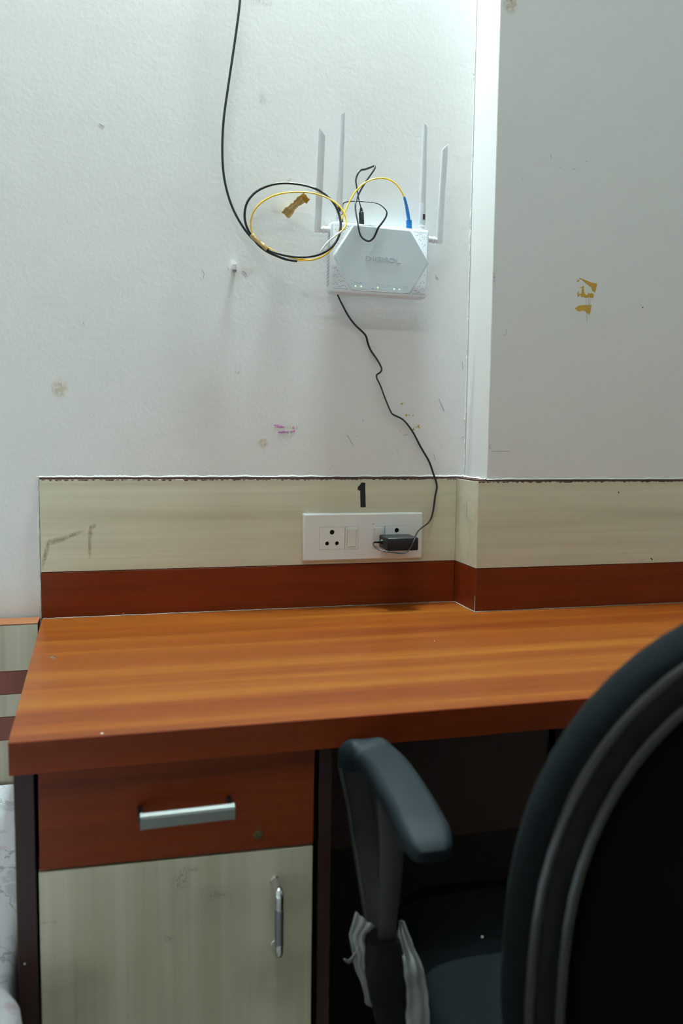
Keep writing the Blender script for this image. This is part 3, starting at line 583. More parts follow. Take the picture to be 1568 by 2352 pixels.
cp = [tuple(bc+Vector((-.012, 0, 0)))]+[(0.585,-0.034,0.8739),(0.5828,-0.044,0.87),(0.5865,-0.058,0.8658),(0.5973,-0.066,0.8626),(0.6139,-0.069,0.8603),(0.6286,-0.07,0.8588),(0.6378,-0.07,0.8614),(0.6452,-0.07,0.8685),(0.6507,-0.068,0.8793),(0.6591,-0.056,0.8881),(0.6713,-0.036,0.8945),(0.6857,-0.02,0.8998),(0.7023,-0.008,0.9074),(0.7082,-0.006,0.9155),(0.7126,-0.005,0.9321),(0.7156,-0.005,0.9571),(0.7187,-0.005,0.9755),(0.7167,-0.005,0.9855),(0.7114,-0.004,1.0004),(0.7024,-0.003,1.0236),(0.6851,-0.003,1.0508),(0.6661,-0.003,1.0826),(0.6475,-0.003,1.1027),(0.6275,-0.003,1.1121),(0.6231,-0.003,1.1185),(0.6116,-0.003,1.1433),(0.6024,-0.004,1.1647),(0.5948,-0.006,1.178),(0.5941,-0.008,1.1834),(0.5993,-0.01,1.1874),(0.6025,-0.01,1.1923),(0.6022,-0.008,1.198),(0.5948,-0.004,1.2124),(0.5839,-0.003,1.2272),(0.5776,-0.004,1.2395),(0.5726,-0.006,1.2533),(0.5658,-0.006,1.2609),(0.5521,-0.004,1.2731),(0.5398,-0.003,1.2883),(0.5303,-0.004,1.3033),(0.5214,-0.006,1.3181),(0.5174,-0.005,1.3289),(0.5204,-0.0035,1.3849),(0.5261,-0.0035,1.4466),(0.5246,-0.008,1.4758),(0.5245,-0.014,1.4834),(0.5285,-0.02,1.4852),(0.5424,-0.028,1.4858),(0.5642,-0.036,1.484),(0.5793,-0.042,1.4814),(0.5895,-0.046,1.4745),(0.5952,-0.049,1.466),(0.5934,-0.05,1.4574),(0.5857,-0.052,1.4458),(0.5783,-0.053,1.4361),(0.574,-0.052,1.4255),(0.5693,-0.052,1.4177),(0.5622,-0.052,1.4131),(0.5549,-0.052,1.4145),(0.5474,-0.053,1.4197),(0.543,-0.054,1.4304),(0.5415,-0.05,1.446),(0.5398,-0.044,1.4622),(0.5405,-0.038,1.4771),(0.5457,-0.03,1.4908),(0.5531,-0.026,1.506),(0.5637,-0.022,1.523),(0.5752,-0.018,1.5394),(0.5827,-0.014,1.5518),(0.5813,-0.013,1.5539),(0.5723,-0.016,1.5495),(0.5617,-0.022,1.5439),(0.552,-0.028,1.5398),(0.5454,-0.032,1.5313),(0.5418,-0.034,1.52),(0.5441,-0.032,1.5088),(0.5478,-0.028,1.4968),(0.5513,-0.025,1.4858),(0.5555,-0.022,1.4763)]
bm = nb()
pts = catmull([Vector(p) for p in cp], 4)
# figure-eight cord that slowly twists
r = .00095; prof = [(r+r*math.cos(a), r*math.sin(a)) for a in [math.radians(x) for x in (-120, -72, -24, 24, 72, 120)]]+[(-r-r*math.cos(a), r*math.sin(a)) for a in [math.radians(x) for x in (120, 72, 24, -24, -72, -120)]]
refs = []; sd = None
for i, p in enumerate(pts):
    t = (pts[min(i+1, len(pts)-1)]-pts[max(i-1, 0)]).normalized(); s = i*.05
    a = math.sin(i*.043)*1.1+.35; n1 = Vector((0, 1, 0)); n1 = (n1-t*n1.dot(t)); n1 = n1.normalized() if n1.length > .1 else Vector((0, 0, 1)); n2 = t.cross(n1)
    refs.append(n2*math.cos(a)+n1*math.sin(a))
sweep(bm, pts, prof, refs=refs, mi=lambda t, j: 1 if j == 5 else 0)
link('cord', bm, [M_cordb, M_stripe], pa, smooth=True, label='thin black twin cord with a grey stripe')
pe, pt_ = Vector((0.5555,-0.022,1.4763)), Vector((0.5571,-0.022,1.4469))
ax_ = (pt_-pe)
bm = nb(); lathe(bm, pe-ax_*.02, ax_, [(0, .0016), (.002, .0024), (.0035, .0024), (.0037, .0020), (.0050, .0030), (.0064, .0030), (.0066, .0024), (.0074, .0036), (.0090, .0046), (ax_.length, .0046)], 18)
link('plug', bm, M_black, pa, smooth=True, angle=50, label='black barrel plug entering the router')

# ------------------------------------------------------------------ router
RF = -.037
c00, c10, c11, c01 = [Vector(q) for q in [(0.4973,-0.037,1.3244),(0.6775,-0.037,1.3231),(0.6814,-0.037,1.4433),(0.4967,-0.037,1.4465)]]
RC = (c00+c10+c11+c01)/4; ru = ((c10-c00)+(c11-c01)).normalized(); rv = Vector((0, -1, 0)).cross(ru); rv = -rv if rv.z < 0 else rv
RW = ((c10-c00).length+(c11-c01).length)/2; RH = ((c01-c00).dot(rv)+(c11-c10).dot(rv))/2
def rl(u, v, d): return RC+ru*u+rv*v+Vector((0, RF*-1-d, 0))*1.0*1  # d: distance out of the wall
def rl(u, v, d): q = RC+ru*u+rv*v; q.y = -d; return q
def toR(p): q = Vector(p)-RC; return q.dot(ru), q.dot(rv)
rt = empty('wifi_router', rl(0, -RH/2, 0), 'white wall-mounted wifi router with four antennas', 'router')
bm = nb(); w2, h2 = RW/2, RH/2
def ring(w, h, r, d, n=4): return [bm.verts.new(rl(a, b, d)) for a, b in rrect(w, h, r, n)]
Rg = [ring(RW-.012, RH-.012, .004, .0035), ring(RW-.002, RH-.002, .005, .006), ring(RW+.001, RH+.001, .005, .012), ring(RW, RH, .005, .0345), ring(RW-.0015, RH-.0015, .005, .0362), ring(RW-.005, RH-.005, .004, .037)]
for i in range(len(Rg)-1):
    for j in range(len(Rg[0])): bm.faces.new((Rg[i][j], Rg[i][(j+1) % 20], Rg[i+1][(j+1) % 20], Rg[i+1][j]))
bm.faces.new(Rg[0][::-1]); bm.faces.new(Rg[-1]); link('case', bm, M_case, rt, smooth=True, angle=35)
hexp = [toR(q) for q in [(0.5361,-0.037,1.4397),(0.5389,-0.037,1.441),(0.6415,-0.037,1.4393),(0.6448,-0.037,1.4376),(0.6785,-0.037,1.3865),(0.6786,-0.037,1.3838),(0.6454,-0.037,1.3315),(0.6421,-0.037,1.3294),(0.5364,-0.037,1.3303),(0.534,-0.037,1.332),(0.503,-0.037,1.3849),(0.5029,-0.037,1.3887)]]
bm = nb(); A_ = [bm.verts.new(rl(u, v, .0368)) for u, v in hexp]; B_ = [bm.verts.new(rl(u*.985, v*.985, .0388)) for u, v in hexp]; n_ = len(hexp)
for j in range(n_): bm.faces.new((A_[j], A_[(j+1) % n_], B_[(j+1) % n_], B_[j]))
bm.faces.new(B_); cover = link('front_cover', bm, M_panel, rt, label='pale grey-blue six-sided front cover')
# raised light edge round the cover
bm = nb(); sweep(bm, [rl(u*1.004, v*1.004, .0371) for u, v in hexp+hexp[:1]], circ(.0011, 6)); link('cover_rim', bm, M_case, rt, smooth=True)
# vents
def inhex(u, v, m=1.0):
    s = None
    for j in range(n_):
        a, b = hexp[j], hexp[(j+1) % n_]; cr = (b[0]-a[0])*m*(v-a[1]*m)-(b[1]-a[1])*m*(u-a[0]*m)
        if s is None: s = cr > 0
        elif (cr > 0) != s: return False
    return True
bmh = nb(); bmg = nb()
nc = 9; pitch_ = .0030
for sx in (-1, 1):
    for k in range(nc):
        u = sx*(w2-.0068-k*pitch_)
        for sy in (-1, 1):
            vs_ = [h2-.0060]; v = h2-.0060
            # dots get denser towards the cover
            gap = .0105*(1-k/(nc+1))+.0032
            off = gap*(.55+.3*math.sin(k*1.3))
            v -= off
            while v > .0: vs_.append(v); v -= gap
            vs_ = [q for q in vs_ if not inhex(u, sy*q, 1.06)]
            for q in vs_:
                a = .00052; z_ = [rl(u+dx, sy*q+dz, .0372) for dx, dz in ((-a, -a), (a, -a), (a, a), (-a, a))]; y_ = [rl(u+dx, sy*q+dz, .0366) for dx, dz in ((-a, -a), (a, -a), (a, a), (-a, a))]
                V1 = [bmh.verts.new(p) for p in z_]; V2 = [bmh.verts.new(p) for p in y_]; bmh.faces.new(V1)
                for i in range(4): bmh.faces.new((V1[i], V1[(i+1) % 4], V2[(i+1) % 4], V2[i]))
            if vs_:
                v0 = min(vs_); top = h2-.0060
                if top-v0 > .004: sweep(bmg, [rl(u+pitch_/2*sx*0+.0013, sy*v0, .0369), rl(u+.0013, sy*top, .0369)], [(.0003, .0003), (-.0003, .0003), (-.0003, -.0003), (.0003, -.0003)])
o = link('vent_holes', bmh, M_hole, rt, label='small dark ventilation holes at the four corners'); o['kind'] = 'stuff'
o = link('vent_ribs', bmg, M_case, rt); o['kind'] = 'stuff'
bm = nb()
for i in range(16):
    v = -h2+.012+i*(RH-.03)/15
    for q in range(2): sweep(bm, [rl(-w2-.0004, v, .014+q*.009), rl(-w2-.0004, v+.004, .020+q*.009)], [(.0006, .0002), (-.0006, .0002), (-.0006, -.0002), (.0006, -.0002)], refs=(0, 1, 0))
o = link('side_slots', bm, mat('slot_grey', (.16, .17, .18, 1), .6), rt, label='grey slanted slots in the left side'); o['kind'] = 'stuff'
# lettering
def r_text(txt, px, size, bold, depth, m, d, name, par, label=None, sx=1., sp=1.):
    b = text_bm(txt, size, depth, bold, sx, 0, sp); u, v = toR(px)
    R = Matrix((ru, rv, Vector((0, -1, 0)))).transposed().to_4x4(); R.translation = rl(u, v, d)
    b.transform(R); return link(name, b, m, par, label=label)
r_text('DIGISOL', (0.5923,-0.037,1.3849), .0125, .00022, .0005, M_logo, .0389, 'lettering', cover, 'embossed word DIGISOL', 1.42, 1.0)
for t, p in zip(('PWR', 'PON', 'LOS', 'WAN', 'LAN1', 'LAN2', '2.4G', '5G', 'PHONE'), [(0.5427,-0.037,1.3428),(0.5524,-0.037,1.3426),(0.5629,-0.037,1.342),(0.5833,-0.037,1.342),(0.5939,-0.037,1.3414),(0.6042,-0.037,1.3412),(0.6149,-0.037,1.3411),(0.6252,-0.037,1.3413),(0.636,-0.037,1.3407)]):
    r_text(t, p, .0030, 0.00002, .00006, M_logo, .0389, 'lettering', cover)
for p, s in zip([(0.5424,-0.037,1.3363),(0.5529,-0.037,1.3361),(0.5838,-0.037,1.3359),(0.6146,-0.037,1.3349),(0.6249,-0.037,1.3347)], (1, .7, 1, 1, .6)):
    bm = nb(); u, v = toR(p); lathe(bm, rl(u, v, .0384), (0, -1, 0), [(0, .0014), (.0007, .0014), (.0010, .0008)], 12)
    link('indicator_light', bm, glow('led_green', (.36, .90, .22), .9*s), cover, label='lit green indicator')
bm = nb(); u, v = toR((0.574,-0.037,1.3338)); box(bm, rl(u, v, .0392)-Vector((.0005,)*3), rl(u, v, .0392)+Vector((.0005,)*3)); link('reset_dot', bm, M_hole, cover)
for pxy in ((0.5346,-0.037,1.3457),):
    u, v = toR(pxy); bm = nb(); lathe(bm, rl(u, v, .0386), (0, -1, 0), [(0, .0006), (.0003, .0006)], 10); link('reset_dot', bm, M_hole, cover)
bm = nb(); u, v = toR((0.5378,-0.02,1.4524)); box(bm, rl(u-.004, h2-.002, .018), rl(u+.004, h2+.0010, .026), 0); link('red_button', bm, mat('red_plastic', (.5, .12, .08, 1), .4), rt, label='small red button on the top edge')

def antenna(base, tip, wdir, w0, t0, w1, t1, slope, label, hinge, slot=None, groove=.6):
    """flattened tapering blade; wdir = direction of its broad side; slope = slant of the cut tip along wdir"""
    base, tip = Vector(base), Vector(tip); ax = (tip-base); L = ax.length; ax.normalize(); s = Vector(wdir); s = (s-ax*s.dot(ax)).normalized(); w = s.cross(ax)
    bm = nb(); N = 20; rings = []
    st = [(0, .90, 0), (.004, 1.0, 0), (.035, 1.0, 0), (.0352, .965, groove), (.0368, .965, groove), (.037, 1.0, groove), (.0405, 1.0, groove), (.0407, .965, groove), (.0423, .965, groove), (.0425, 1.0, groove), (.06, 1.0, 0), (.10, 1.0, 0), (L*.75, 1.0, 0), (L, 1, 1)]
    for d, k, sh in st:
        f = min(1, max(0, d/L)); W_, T_ = w0+(w1-w0)*f, t0+(t1-t0)*f
        R_ = []
        for j in range(N):
            a = 2*math.pi*j/N; cu, cv = math.cos(a), math.sin(a)
            e = 2/2.6; uu = math.copysign(abs(cu)**e, cu)*W_/2*k; vv = math.copysign(abs(cv)**e, cv)*T_/2*k
            off = (slope*uu if d == L else sh*uu)
            R_.append(bm.verts.new(base+ax*(d+off)+s*uu+w*vv))
        rings.append(R_)
    for i in range(len(rings)-1):
        for j in range(N): bm.faces.new((rings[i][j], rings[i][(j+1) % N], rings[i+1][(j+1) % N], rings[i+1][j]))
    bm.faces.new(rings[0][::-1]); bm.faces.new(rings[-1])
    an = link('antenna', bm, M_ant, rt, smooth=True, angle=32, label=label)
    bm = nb(); a, b = Vector(hinge[0]), Vector(hinge[1]); d = b-a; D = d.length
    lathe(bm, a, d, [(0, .0056), (D*.35, .0056), (D*.36, .0046), (D*.46, .0046), (D*.5, .0062), (D*.66, .0062), (D*.7, .0044), (D, .0042)], 18)
    link('antenna_hinge', bm, M_ant, an, smooth=True, angle=40)
    if slot:
        c = Vector(slot); q = Vector((0, -.0002, 0))
        bm = nb(); sweep(bm, [c-ax*.0048, c+ax*.0048], [(.0026, .0009), (-.0026, .0009), (-.0026, -.0009), (.0026, -.0009)], refs=s if abs(s.x) > .5 else w)
        link('hinge_slot', bm, mat('slot_dark', (.02, .018, .02, 1), .6), an)
yA = -.022
antenna((0.4752,-0.026,1.4273), (0.476,-0.05,1.5896), (1, 0, 0), .0125, .0085, .0118, .0065, -1.05, 'leftmost antenna, hinged on the left side of the router', (rl(-w2+.001, toR((0.4922,-0.024,1.4342))[1], .024), (0.4775,-0.026,1.4327)), groove=-.55)
antenna((0.5141,-0.024,1.4621), (0.5169,-0.034,1.6297), (1, -.25, 0), .0128, .0092, .0080, .0090, .7, 'second antenna from the left, on the top edge', ((0.514,-0.022,1.4483), (0.5145,-0.024,1.4659)), slot=tuple(Vector((0.5136,-0.024,1.4703))+Vector((0, -.0046, 0))), groove=0)
antenna((0.6704,-0.024,1.4562), (0.6691,-0.034,1.6261), (1, -.2, 0), .0130, .0092, .0086, .0085, -.9, 'third antenna from the left, on the top edge', ((0.6697,-0.022,1.445), (0.6699,-0.024,1.4593)), slot=tuple(Vector((0.6718,-0.024,1.4679))+Vector((0, -.0047, 0))), groove=-.35)
antenna((0.7046,-0.024,1.4237), (0.7055,-0.04,1.5901), (1, 0, 0), .0128, .0085, .0116, .0066, .98, 'rightmost antenna, hinged on the right side of the router', (rl(w2-.001, toR((0.6908,-0.024,1.4306))[1], .024), (0.7045,-0.024,1.4292)), groove=.42)

# ------------------------------------------------------------------ fibre drop cable, yellow patch cord, tapes
top = Vector((0.3398,-0.012,1.8049)); 
P = [(top.x+.045, -.012, 2.72), (top.x+.030, -.012, 2.3)]+[(0.3398,-0.012,1.8049),(0.3346,-0.012,1.7621),(0.3272,-0.012,1.7117),(0.319,-0.012,1.6574),(0.3123,-0.012,1.6103),(0.3097,-0.012,1.5669),(0.3107,-0.012,1.5273),(0.3159,-0.012,1.4951),(0.3264,-0.012,1.4632),(0.3408,-0.012,1.4371),(0.3561,-0.012,1.4175),(0.3689,-0.018,1.4045),(0.3845,-0.026,1.3928),(0.4035,-0.04,1.3831),(0.4312,-0.055,1.3768),(0.4599,-0.064,1.3784),(0.4835,-0.068,1.3886),(0.5,-0.066,1.4063),(0.5078,-0.062,1.4283),(0.5067,-0.056,1.4523),(0.4978,-0.05,1.4737),(0.4833,-0.042,1.49),(0.4612,-0.036,1.5008),(0.4354,-0.03,1.5058),(0.4115,-0.026,1.506),(0.3867,-0.024,1.5),(0.3643,-0.022,1.487),(0.351,-0.02,1.4697),(0.3472,-0.018,1.4486),(0.3506,-0.018,1.4305),(0.359,-0.018,1.4157),(0.3698,-0.022,1.4008),(0.3845,-0.026,1.3891),(0.4053,-0.03,1.3801),(0.422,-0.032,1.3755),(0.4371,-0.034,1.3742)]
bm = nb(); sweep(bm, catmull([Vector(p) for p in P], 6), circ(.0021, 10))
tag(link('fibre_cable', bm, M_drop, smooth=True, angle=60), 'dark fibre cable hanging down the wall and coiled once beside the router', 'cable')
yc = empty('patch_cord', (0.4415,-0.04,1.4468), 'yellow fibre patch cord with a blue plug, looped beside the router', 'cable')
P = [(0.4371,-0.034,1.3746),(0.4627,-0.038,1.3769),(0.4806,-0.048,1.3828),(0.4941,-0.056,1.3947),(0.5028,-0.058,1.4104),(0.507,-0.056,1.4273),(0.5118,-0.052,1.4456),(0.5192,-0.047,1.4621),(0.5284,-0.044,1.4806),(0.5406,-0.042,1.4999),(0.5569,-0.04,1.5152),(0.575,-0.038,1.524),(0.595,-0.036,1.527),(0.6112,-0.034,1.523),(0.625,-0.03,1.5131),(0.6354,-0.027,1.4988)]
bm = nb(); sweep(bm, catmull([Vector(p) for p in P], 6), circ(.00135, 10)); link('cord', bm, M_yellow, yc, smooth=True, angle=60, label='yellow cord running to the blue plug')
P = [(0.4631,-0.036,1.3774),(0.4355,-0.034,1.3782),(0.4126,-0.032,1.3831),(0.3916,-0.029,1.392),(0.3771,-0.024,1.4016),(0.3654,-0.021,1.4118),(0.3588,-0.019,1.425),(0.3579,-0.02,1.4416),(0.3643,-0.022,1.4585),(0.3773,-0.026,1.4724),(0.3968,-0.032,1.4827),(0.4189,-0.036,1.4882),(0.445,-0.04,1.4903),(0.4696,-0.044,1.4876),(0.4892,-0.05,1.4803),(0.5034,-0.056,1.4697),(0.5134,-0.06,1.457),(0.5175,-0.063,1.4427),(0.5145,-0.066,1.43),(0.5063,-0.068,1.4209)]
bm = nb(); sweep(bm, catmull([Vector(p) for p in P], 6), circ(.00135, 10)); link('cord', bm, M_yellow, yc, smooth=True, angle=60, label='yellow loop beside the router')
P = [(0.5079,-0.068,1.4225),(0.4948,-0.071,1.4122),(0.4821,-0.073,1.4007),(0.4738,-0.073,1.3899),(0.4702,-0.072,1.3855)]
bm = nb(); sweep(bm, catmull([Vector(p) for p in P], 5), circ(.0017, 10), scale=lambda t: (1, 1) if t < .9 else (.7, .7)); link('sleeve', bm, M_clear, yc, smooth=True, angle=60, label='clear splice sleeve at the end of the loop')
P = [Vector(p) for p in [(0.6345,-0.027,1.501),(0.638,-0.026,1.4909),(0.641,-0.025,1.4807),(0.6433,-0.024,1.4711),(0.6455,-0.023,1.4616)]]
cpts = catmull(P, 8)
bm = nb(); sweep(bm, cpts, circ(.0033, 12), scale=lambda t: (.72+.28*min(1, t*2.2))*(1 if t > .58 or int(t*30) % 2 else .82)); link('boot', bm, M_blue, yc, smooth=True, angle=40, label='blue ribbed strain relief')
a, b = Vector((0.6456,-0.023,1.4616)), Vector((0.6466,-0.022,1.4465))
bm = nb(); sweep(bm, [a, b], rrect(.0092, .0074, .0008, 2), refs=ru); link('connector', bm, M_blue, yc, smooth=True, angle=35, label='blue square fibre plug')
bm = nb(); sweep(bm, [a+(a-b)*.15, a], rrect(.0062, .005, .0008, 2), refs=ru); link('connector', bm, M_white, yc)
# brown tape round the bundle
P = [Vector(p) for p in [(0.3596,-0.019,1.417),(0.3654,-0.021,1.4096),(0.3726,-0.024,1.4028),(0.3791,-0.026,1.3976),(0.3851,-0.027,1.3919)]]
pts = catmull(P, 6); bm = nb()
R_ = sweep(bm, pts, rrect(.0092, .0080, .003, 3), refs=(0, -1, 0), scale=lambda t: (.9+.12*math.sin(t*9), .95+.1*math.cos(t*7)))
for v in bm.verts: v.co += Vector((noise.noise(v.co*400), noise.noise(v.co*400+Vector((9, 0, 0))), noise.noise(v.co*400+Vector((0, 9, 0)))))*.0006
tag(link('tape_wrap', bm, mat('cable_tape', srgb(172, 142, 88), .28, var=.2, vscale=120), smooth=True, angle=25), 'brown packing tape wrapped round the cable bundle', 'tape')
# loose rolled strip of tape hanging from the wall
tp = empty('tape_strip', (0.4377,-0.02,1.4699), 'crumpled brown tape strip stuck to the wall inside the cable loop', 'tape')
P = [Vector(p) for p in [(0.4207,-0.004,1.4576),(0.4273,-0.01,1.4648),(0.4342,-0.018,1.4716),(0.4411,-0.026,1.4775),(0.4479,-0.034,1.4819),(0.4524,-0.038,1.4834)]]
pts = catmull(P, 6); bm = nb(); n_ = len(pts)
prof = [(-.0075, .0008), (-.004, .0025), (0, .0010), (.003, .0030), (.0072, .0006), (.0070, -.0003), (.003, .0018), (0, -.0002), (-.004, .0012), (-.0072, -.0002)]
sweep(bm, pts, prof, refs=[(-.65, -.35+.2*math.sin(i*.5), .76) for i in range(n_)], scale=lambda t: (1.1-.3*t+.15*math.sin(t*11), 1.4+.5*math.sin(t*13)))
for v in bm.verts: v.co += Vector((noise.noise(v.co*260), noise.noise(v.co*260+Vector((9, 0, 0))), noise.noise(v.co*260+Vector((0, 9, 0)))))*.0016
link('strip', bm, M_tape, tp)
P = [Vector(p) for p in [(0.4442,-0.04,1.4874),(0.4473,-0.04,1.4825),(0.4527,-0.037,1.4778),(0.456,-0.036,1.4761)]]
bm = nb(); sweep(bm, catmull(P, 5), [(-.0045, .0004), (0, .0012), (.0045, .0004), (.0045, 0), (0, .0006), (-.0045, 0)], refs=(1, -.5, .4), scale=lambda t: .7+.5*t); link('tail', bm, mat('tape_darker', srgb(188, 140, 40), .3, alpha=.9), tp)
# cable clip
cc = empty('cable_clip', (0.3324,0.0045,1.3611), 'small white cable clip nailed to the wall left of the router', 'clip')
c = Vector((0.3312,-0.006,1.3633)); bm = nb(); box(bm, (c.x-.0035, -.0085, c.z-.0052), (c.x+.0038, WY-.0002, c.z+.0046), .0008, 2); link('clip_body', bm, M_white, cc, smooth=True, angle=50)
c = Vector((0.3325,-0.006,1.3574)); bm = nb(); lathe(bm, (c.x, WY-.0003, c.z), (0, -1, 0), [(0, .0012), (.008, .0012), (.0082, .0030), (.0094, .0028), (.0098, .0016)], 14); link('nail', bm, M_satin, cc, smooth=True, angle=40, label='grey nail head')

# ------------------------------------------------------------------ headboard and bed at the left
hb = empty('headboard', (-.5, -.02, .3), 'beige and red striped laminate headboard against the wall left of the desk', 'headboard')
zs = [.7525, .6747, .6355, .5969, .5573, .30]; ms = [M_beigev, M_redv, M_beigev, M_redv, M_beigev]
for i in range(5): link('laminate_band', box(nb(), (-.95, -.0500, zs[i+1]+.0005), (-.0029, -.0480, zs[i]-.0005)), ms[i], hb, label=('beige', 'dark red')[i % 2]+' band')
link('core_board', box(nb(), (-.95, -.0480, .30), (-.0032, -.0010, .7527)), M_edge, hb)
link('top_edging', box(nb(), (-.95, -.0500, .7527), (-.0030, -.0010, .7540)), M_orange, hb, label='orange-brown top edge')
for x in (-.93, -.05): link('leg', box(nb(), (x, -.045, 0), (x+.04, .0, .30)), M_edge, hb)
bd = empty('bed', (-.48, -1.0, 0), 'low bed frame and mattress standing left of the desk cabinet', 'bed')
link('bed_base', box(nb(), (-.94, -1.98, .16), (-.012, -.055, .30), .004, 1), M_edge, bd)
link('mattress', box(nb(), (-.94, -1.98, .3005), (-.014, -.058, .470), .03, 4), mat('mattress_cover', (.5, .5, .55, 1), .9), bd, smooth=True)
for x in (-.93, -.075):
    for y in (-1.96, -.12): link('leg', box(nb(), (x, y-.05, 0), (x+.05, y, .16)), M_edge, bd)
# sheet: top and the side that hangs down next to the cabinet
bm = nb(); NX, NY = 34, 90; grid = []
path = [(-.945+.905*i/12, .4845) for i in range(13)]+[(-.024, .4842), (-.011, .4822), (-.004, .477), (-.0008, .468), (.0006, .450), (.0015, .42), (.002, .39), (.0025, .35), (.003, .30), (.003, .25), (.003, .20), (.003, .13)]
for j in range(NY+1):
    y = -.0575-1.94*j/NY; row = []
    for i, (x, z) in enumerate(path):
        k = max(0, min(1, (x+.05)/.05)); dn = max(0, (.48-z)/.3)
        n1 = noise.noise(Vector((x*4, y*6, 3))); n2 = noise.noise(Vector((y*14, z*1.5, 8)))
        dx = k*(.012+.010*dn*n2)+.018*max(0, min(1, (-.595-y)/.03))*k
        if y > -.60: dx = min(dx, .0155-x)
        row.append(bm.verts.new((x+dx, y, z+.003*n1*(1-dn)+.0012*noise.noise(Vector((x*30, y*22, 5))))))
    grid.append(row)
for j in range(NY):
    for i in range(len(path)-1): bm.faces.new((grid[j][i], grid[j][i+1], grid[j+1][i+1], grid[j+1][i]))
tag(link('bed_sheet', bm, M_sheet, smooth=True), 'white bed sheet with pale grey and pink flowers, hanging beside the cabinet', 'bedding')

# ------------------------------------------------------------------ office chair
CH = Vector((.690, -.730, 0)); ca = math.radians(-6)
cf = Vector((-math.sin(ca), math.cos(ca), 0)); cr = Vector((math.cos(ca), math.sin(ca), 0))
def cw(r, f, z): return CH+cr*r+cf*f+Vector((0, 0, z))
ch = empty('office_chair', CH, 'black fabric office chair with loop armrests pulled up to the desk', 'chair')
# seat cushion
bm = nb(); outline = []
for k in range(48):
    a = 2*math.pi*k/48; e = 2/7; outline.append((math.copysign(abs(math.cos(a))**e, math.cos(a))*.244, math.copysign(abs(math.sin(a))**e, math.sin(a))*.215))
lay = [(.405, .90), (.415, .985), (.43, 1.0), (.452, .995), (.466, .965), (.474, .90), (.478, .75), (.476, .45), (.474, .15)]
Rg = [[bm.verts.new(cw(u*s, .018+v*s, z)) for u, v in outline] for z, s in lay]
for i in range(len(Rg)-1):
    for j in range(48): bm.faces.new((Rg[i][j], Rg[i][(j+1) % 48], Rg[i+1][(j+1) % 48], Rg[i+1][j]))
bm.faces.new(Rg[0][::-1]); bm.faces.new(Rg[-1]); link('seat', bm, M_fabric, ch, smooth=True, angle=70)
bm = nb(); Rg = [[bm.verts.new(cw(u*s, .018+v*s, z)) for u, v in outline] for z, s in ((.372, .55), (.378, .80), (.392, .96), (.4045, .97))]
for i in range(3):
    for j in range(48): bm.faces.new((Rg[i][j], Rg[i][(j+1) % 48], Rg[i+1][(j+1) % 48], Rg[i+1][j]))
bm.faces.new(Rg[0][::-1]); bm.faces.new(Rg[-1]); link('seat_pan', bm, M_black, ch, smooth=True, angle=50)
# lint on the seat
# backrest
def outl(hw, zlo, zhi, n=64):
    hw *= 1.035; zhi += .011
    o_ = []
    for k in range(n):
        a = 2*math.pi*k/n; c_, s_ = math.cos(a), math.sin(a); e = 2/2.32 if s_ > 0 else 2/3.4
        zc = zlo+(zhi-zlo)*.40; o_.append((math.copysign(abs(c_)**e, c_)*hw, zc+math.copysign(abs(s_)**e, s_)*(zhi-zc if s_ > 0 else zc-zlo)))
    return o_
BF = -.222
def bw_(u, z, d):
    """backrest surface: d = distance behind the cushion front; the sides wrap forward, the top leans back"""
    lean = (z-.5)*-.10
    return cw(u, BF+lean+.55*u*u-d, z)
def shell(bm, prof, n=64, cap0=True, cap1=True):
    Rg = []
    for hw, zlo, zhi, d in prof: Rg.append([bm.verts.new(bw_(u, z, d)) for u, z in outl(hw, zlo, zhi, n)])
    for i in range(len(Rg)-1):
        for j in range(n): bm.faces.new((Rg[i][j], Rg[i][(j+1) % n], Rg[i+1][(j+1) % n], Rg[i+1][j]))
    if cap0: bm.faces.new(Rg[0])
    if cap1: bm.faces.new(Rg[-1][::-1])
bm = nb(); shell(bm, [(.02, .70, .74, -.004), (.12, .60, .86, -.003), (.19, .54, .92, 0), (.222, .51, .950, .006), (.236, .496, .963, .018), (.240, .492, .967, .032), (.238, .494, .965, .046), (.230, .502, .957, .056)])
link('backrest_cushion', bm, M_fabric, ch, smooth=True, angle=70)
bm = nb(); shell(bm, [(.228, .504, .955, .0565), (.229, .503, .956, .062), (.224, .508, .951, .068), (.216, .516, .943, .0715), (.210, .522, .937, .0700), (.207, .525, .934, .0660)], cap1=False)
link('backrest_shell', bm, mat('matt_black_shell', (.003, .0032, .0032, 1), .6, spec=.10), ch, smooth=True, angle=60, label='black plastic back shell')
for hw, zl, zh, d, r in ((.2285, .5035, .9555, .0600, .0046), (.213, .519, .940, .0715, .0040)):
    bm = nb(); pp = [bw_(u, z, d) for u, z in outl(hw, zl, zh, 72)]
    sweep(bm, pp+[pp[0]], circ(r, 8), cap=False); link('rim', bm, M_rim, ch, smooth=True, label='glossy black rim bead')
bm = nb(); shell(bm, [(.209, .523, .936, .0665), (.19, .54, .92, .0672), (.12, .60, .86, .0676), (.02, .70, .74, .0678)]); link('back_panel', bm, M_fabric_b, ch, smooth=True, label='black fabric panel on the rear of the backrest')
# spine between seat and back
P = [cw(0, -.10, .372), cw(0, -.24, .372), cw(0, -.33, .40), cw(0, -.345, .50), cw(0, -.335, .60)]
bm = nb(); sweep(bm, catmull(P, 6), rrect(.075, .012, .004), refs=cr); link('back_bracket', bm, M_black, ch, smooth=True, angle=40)
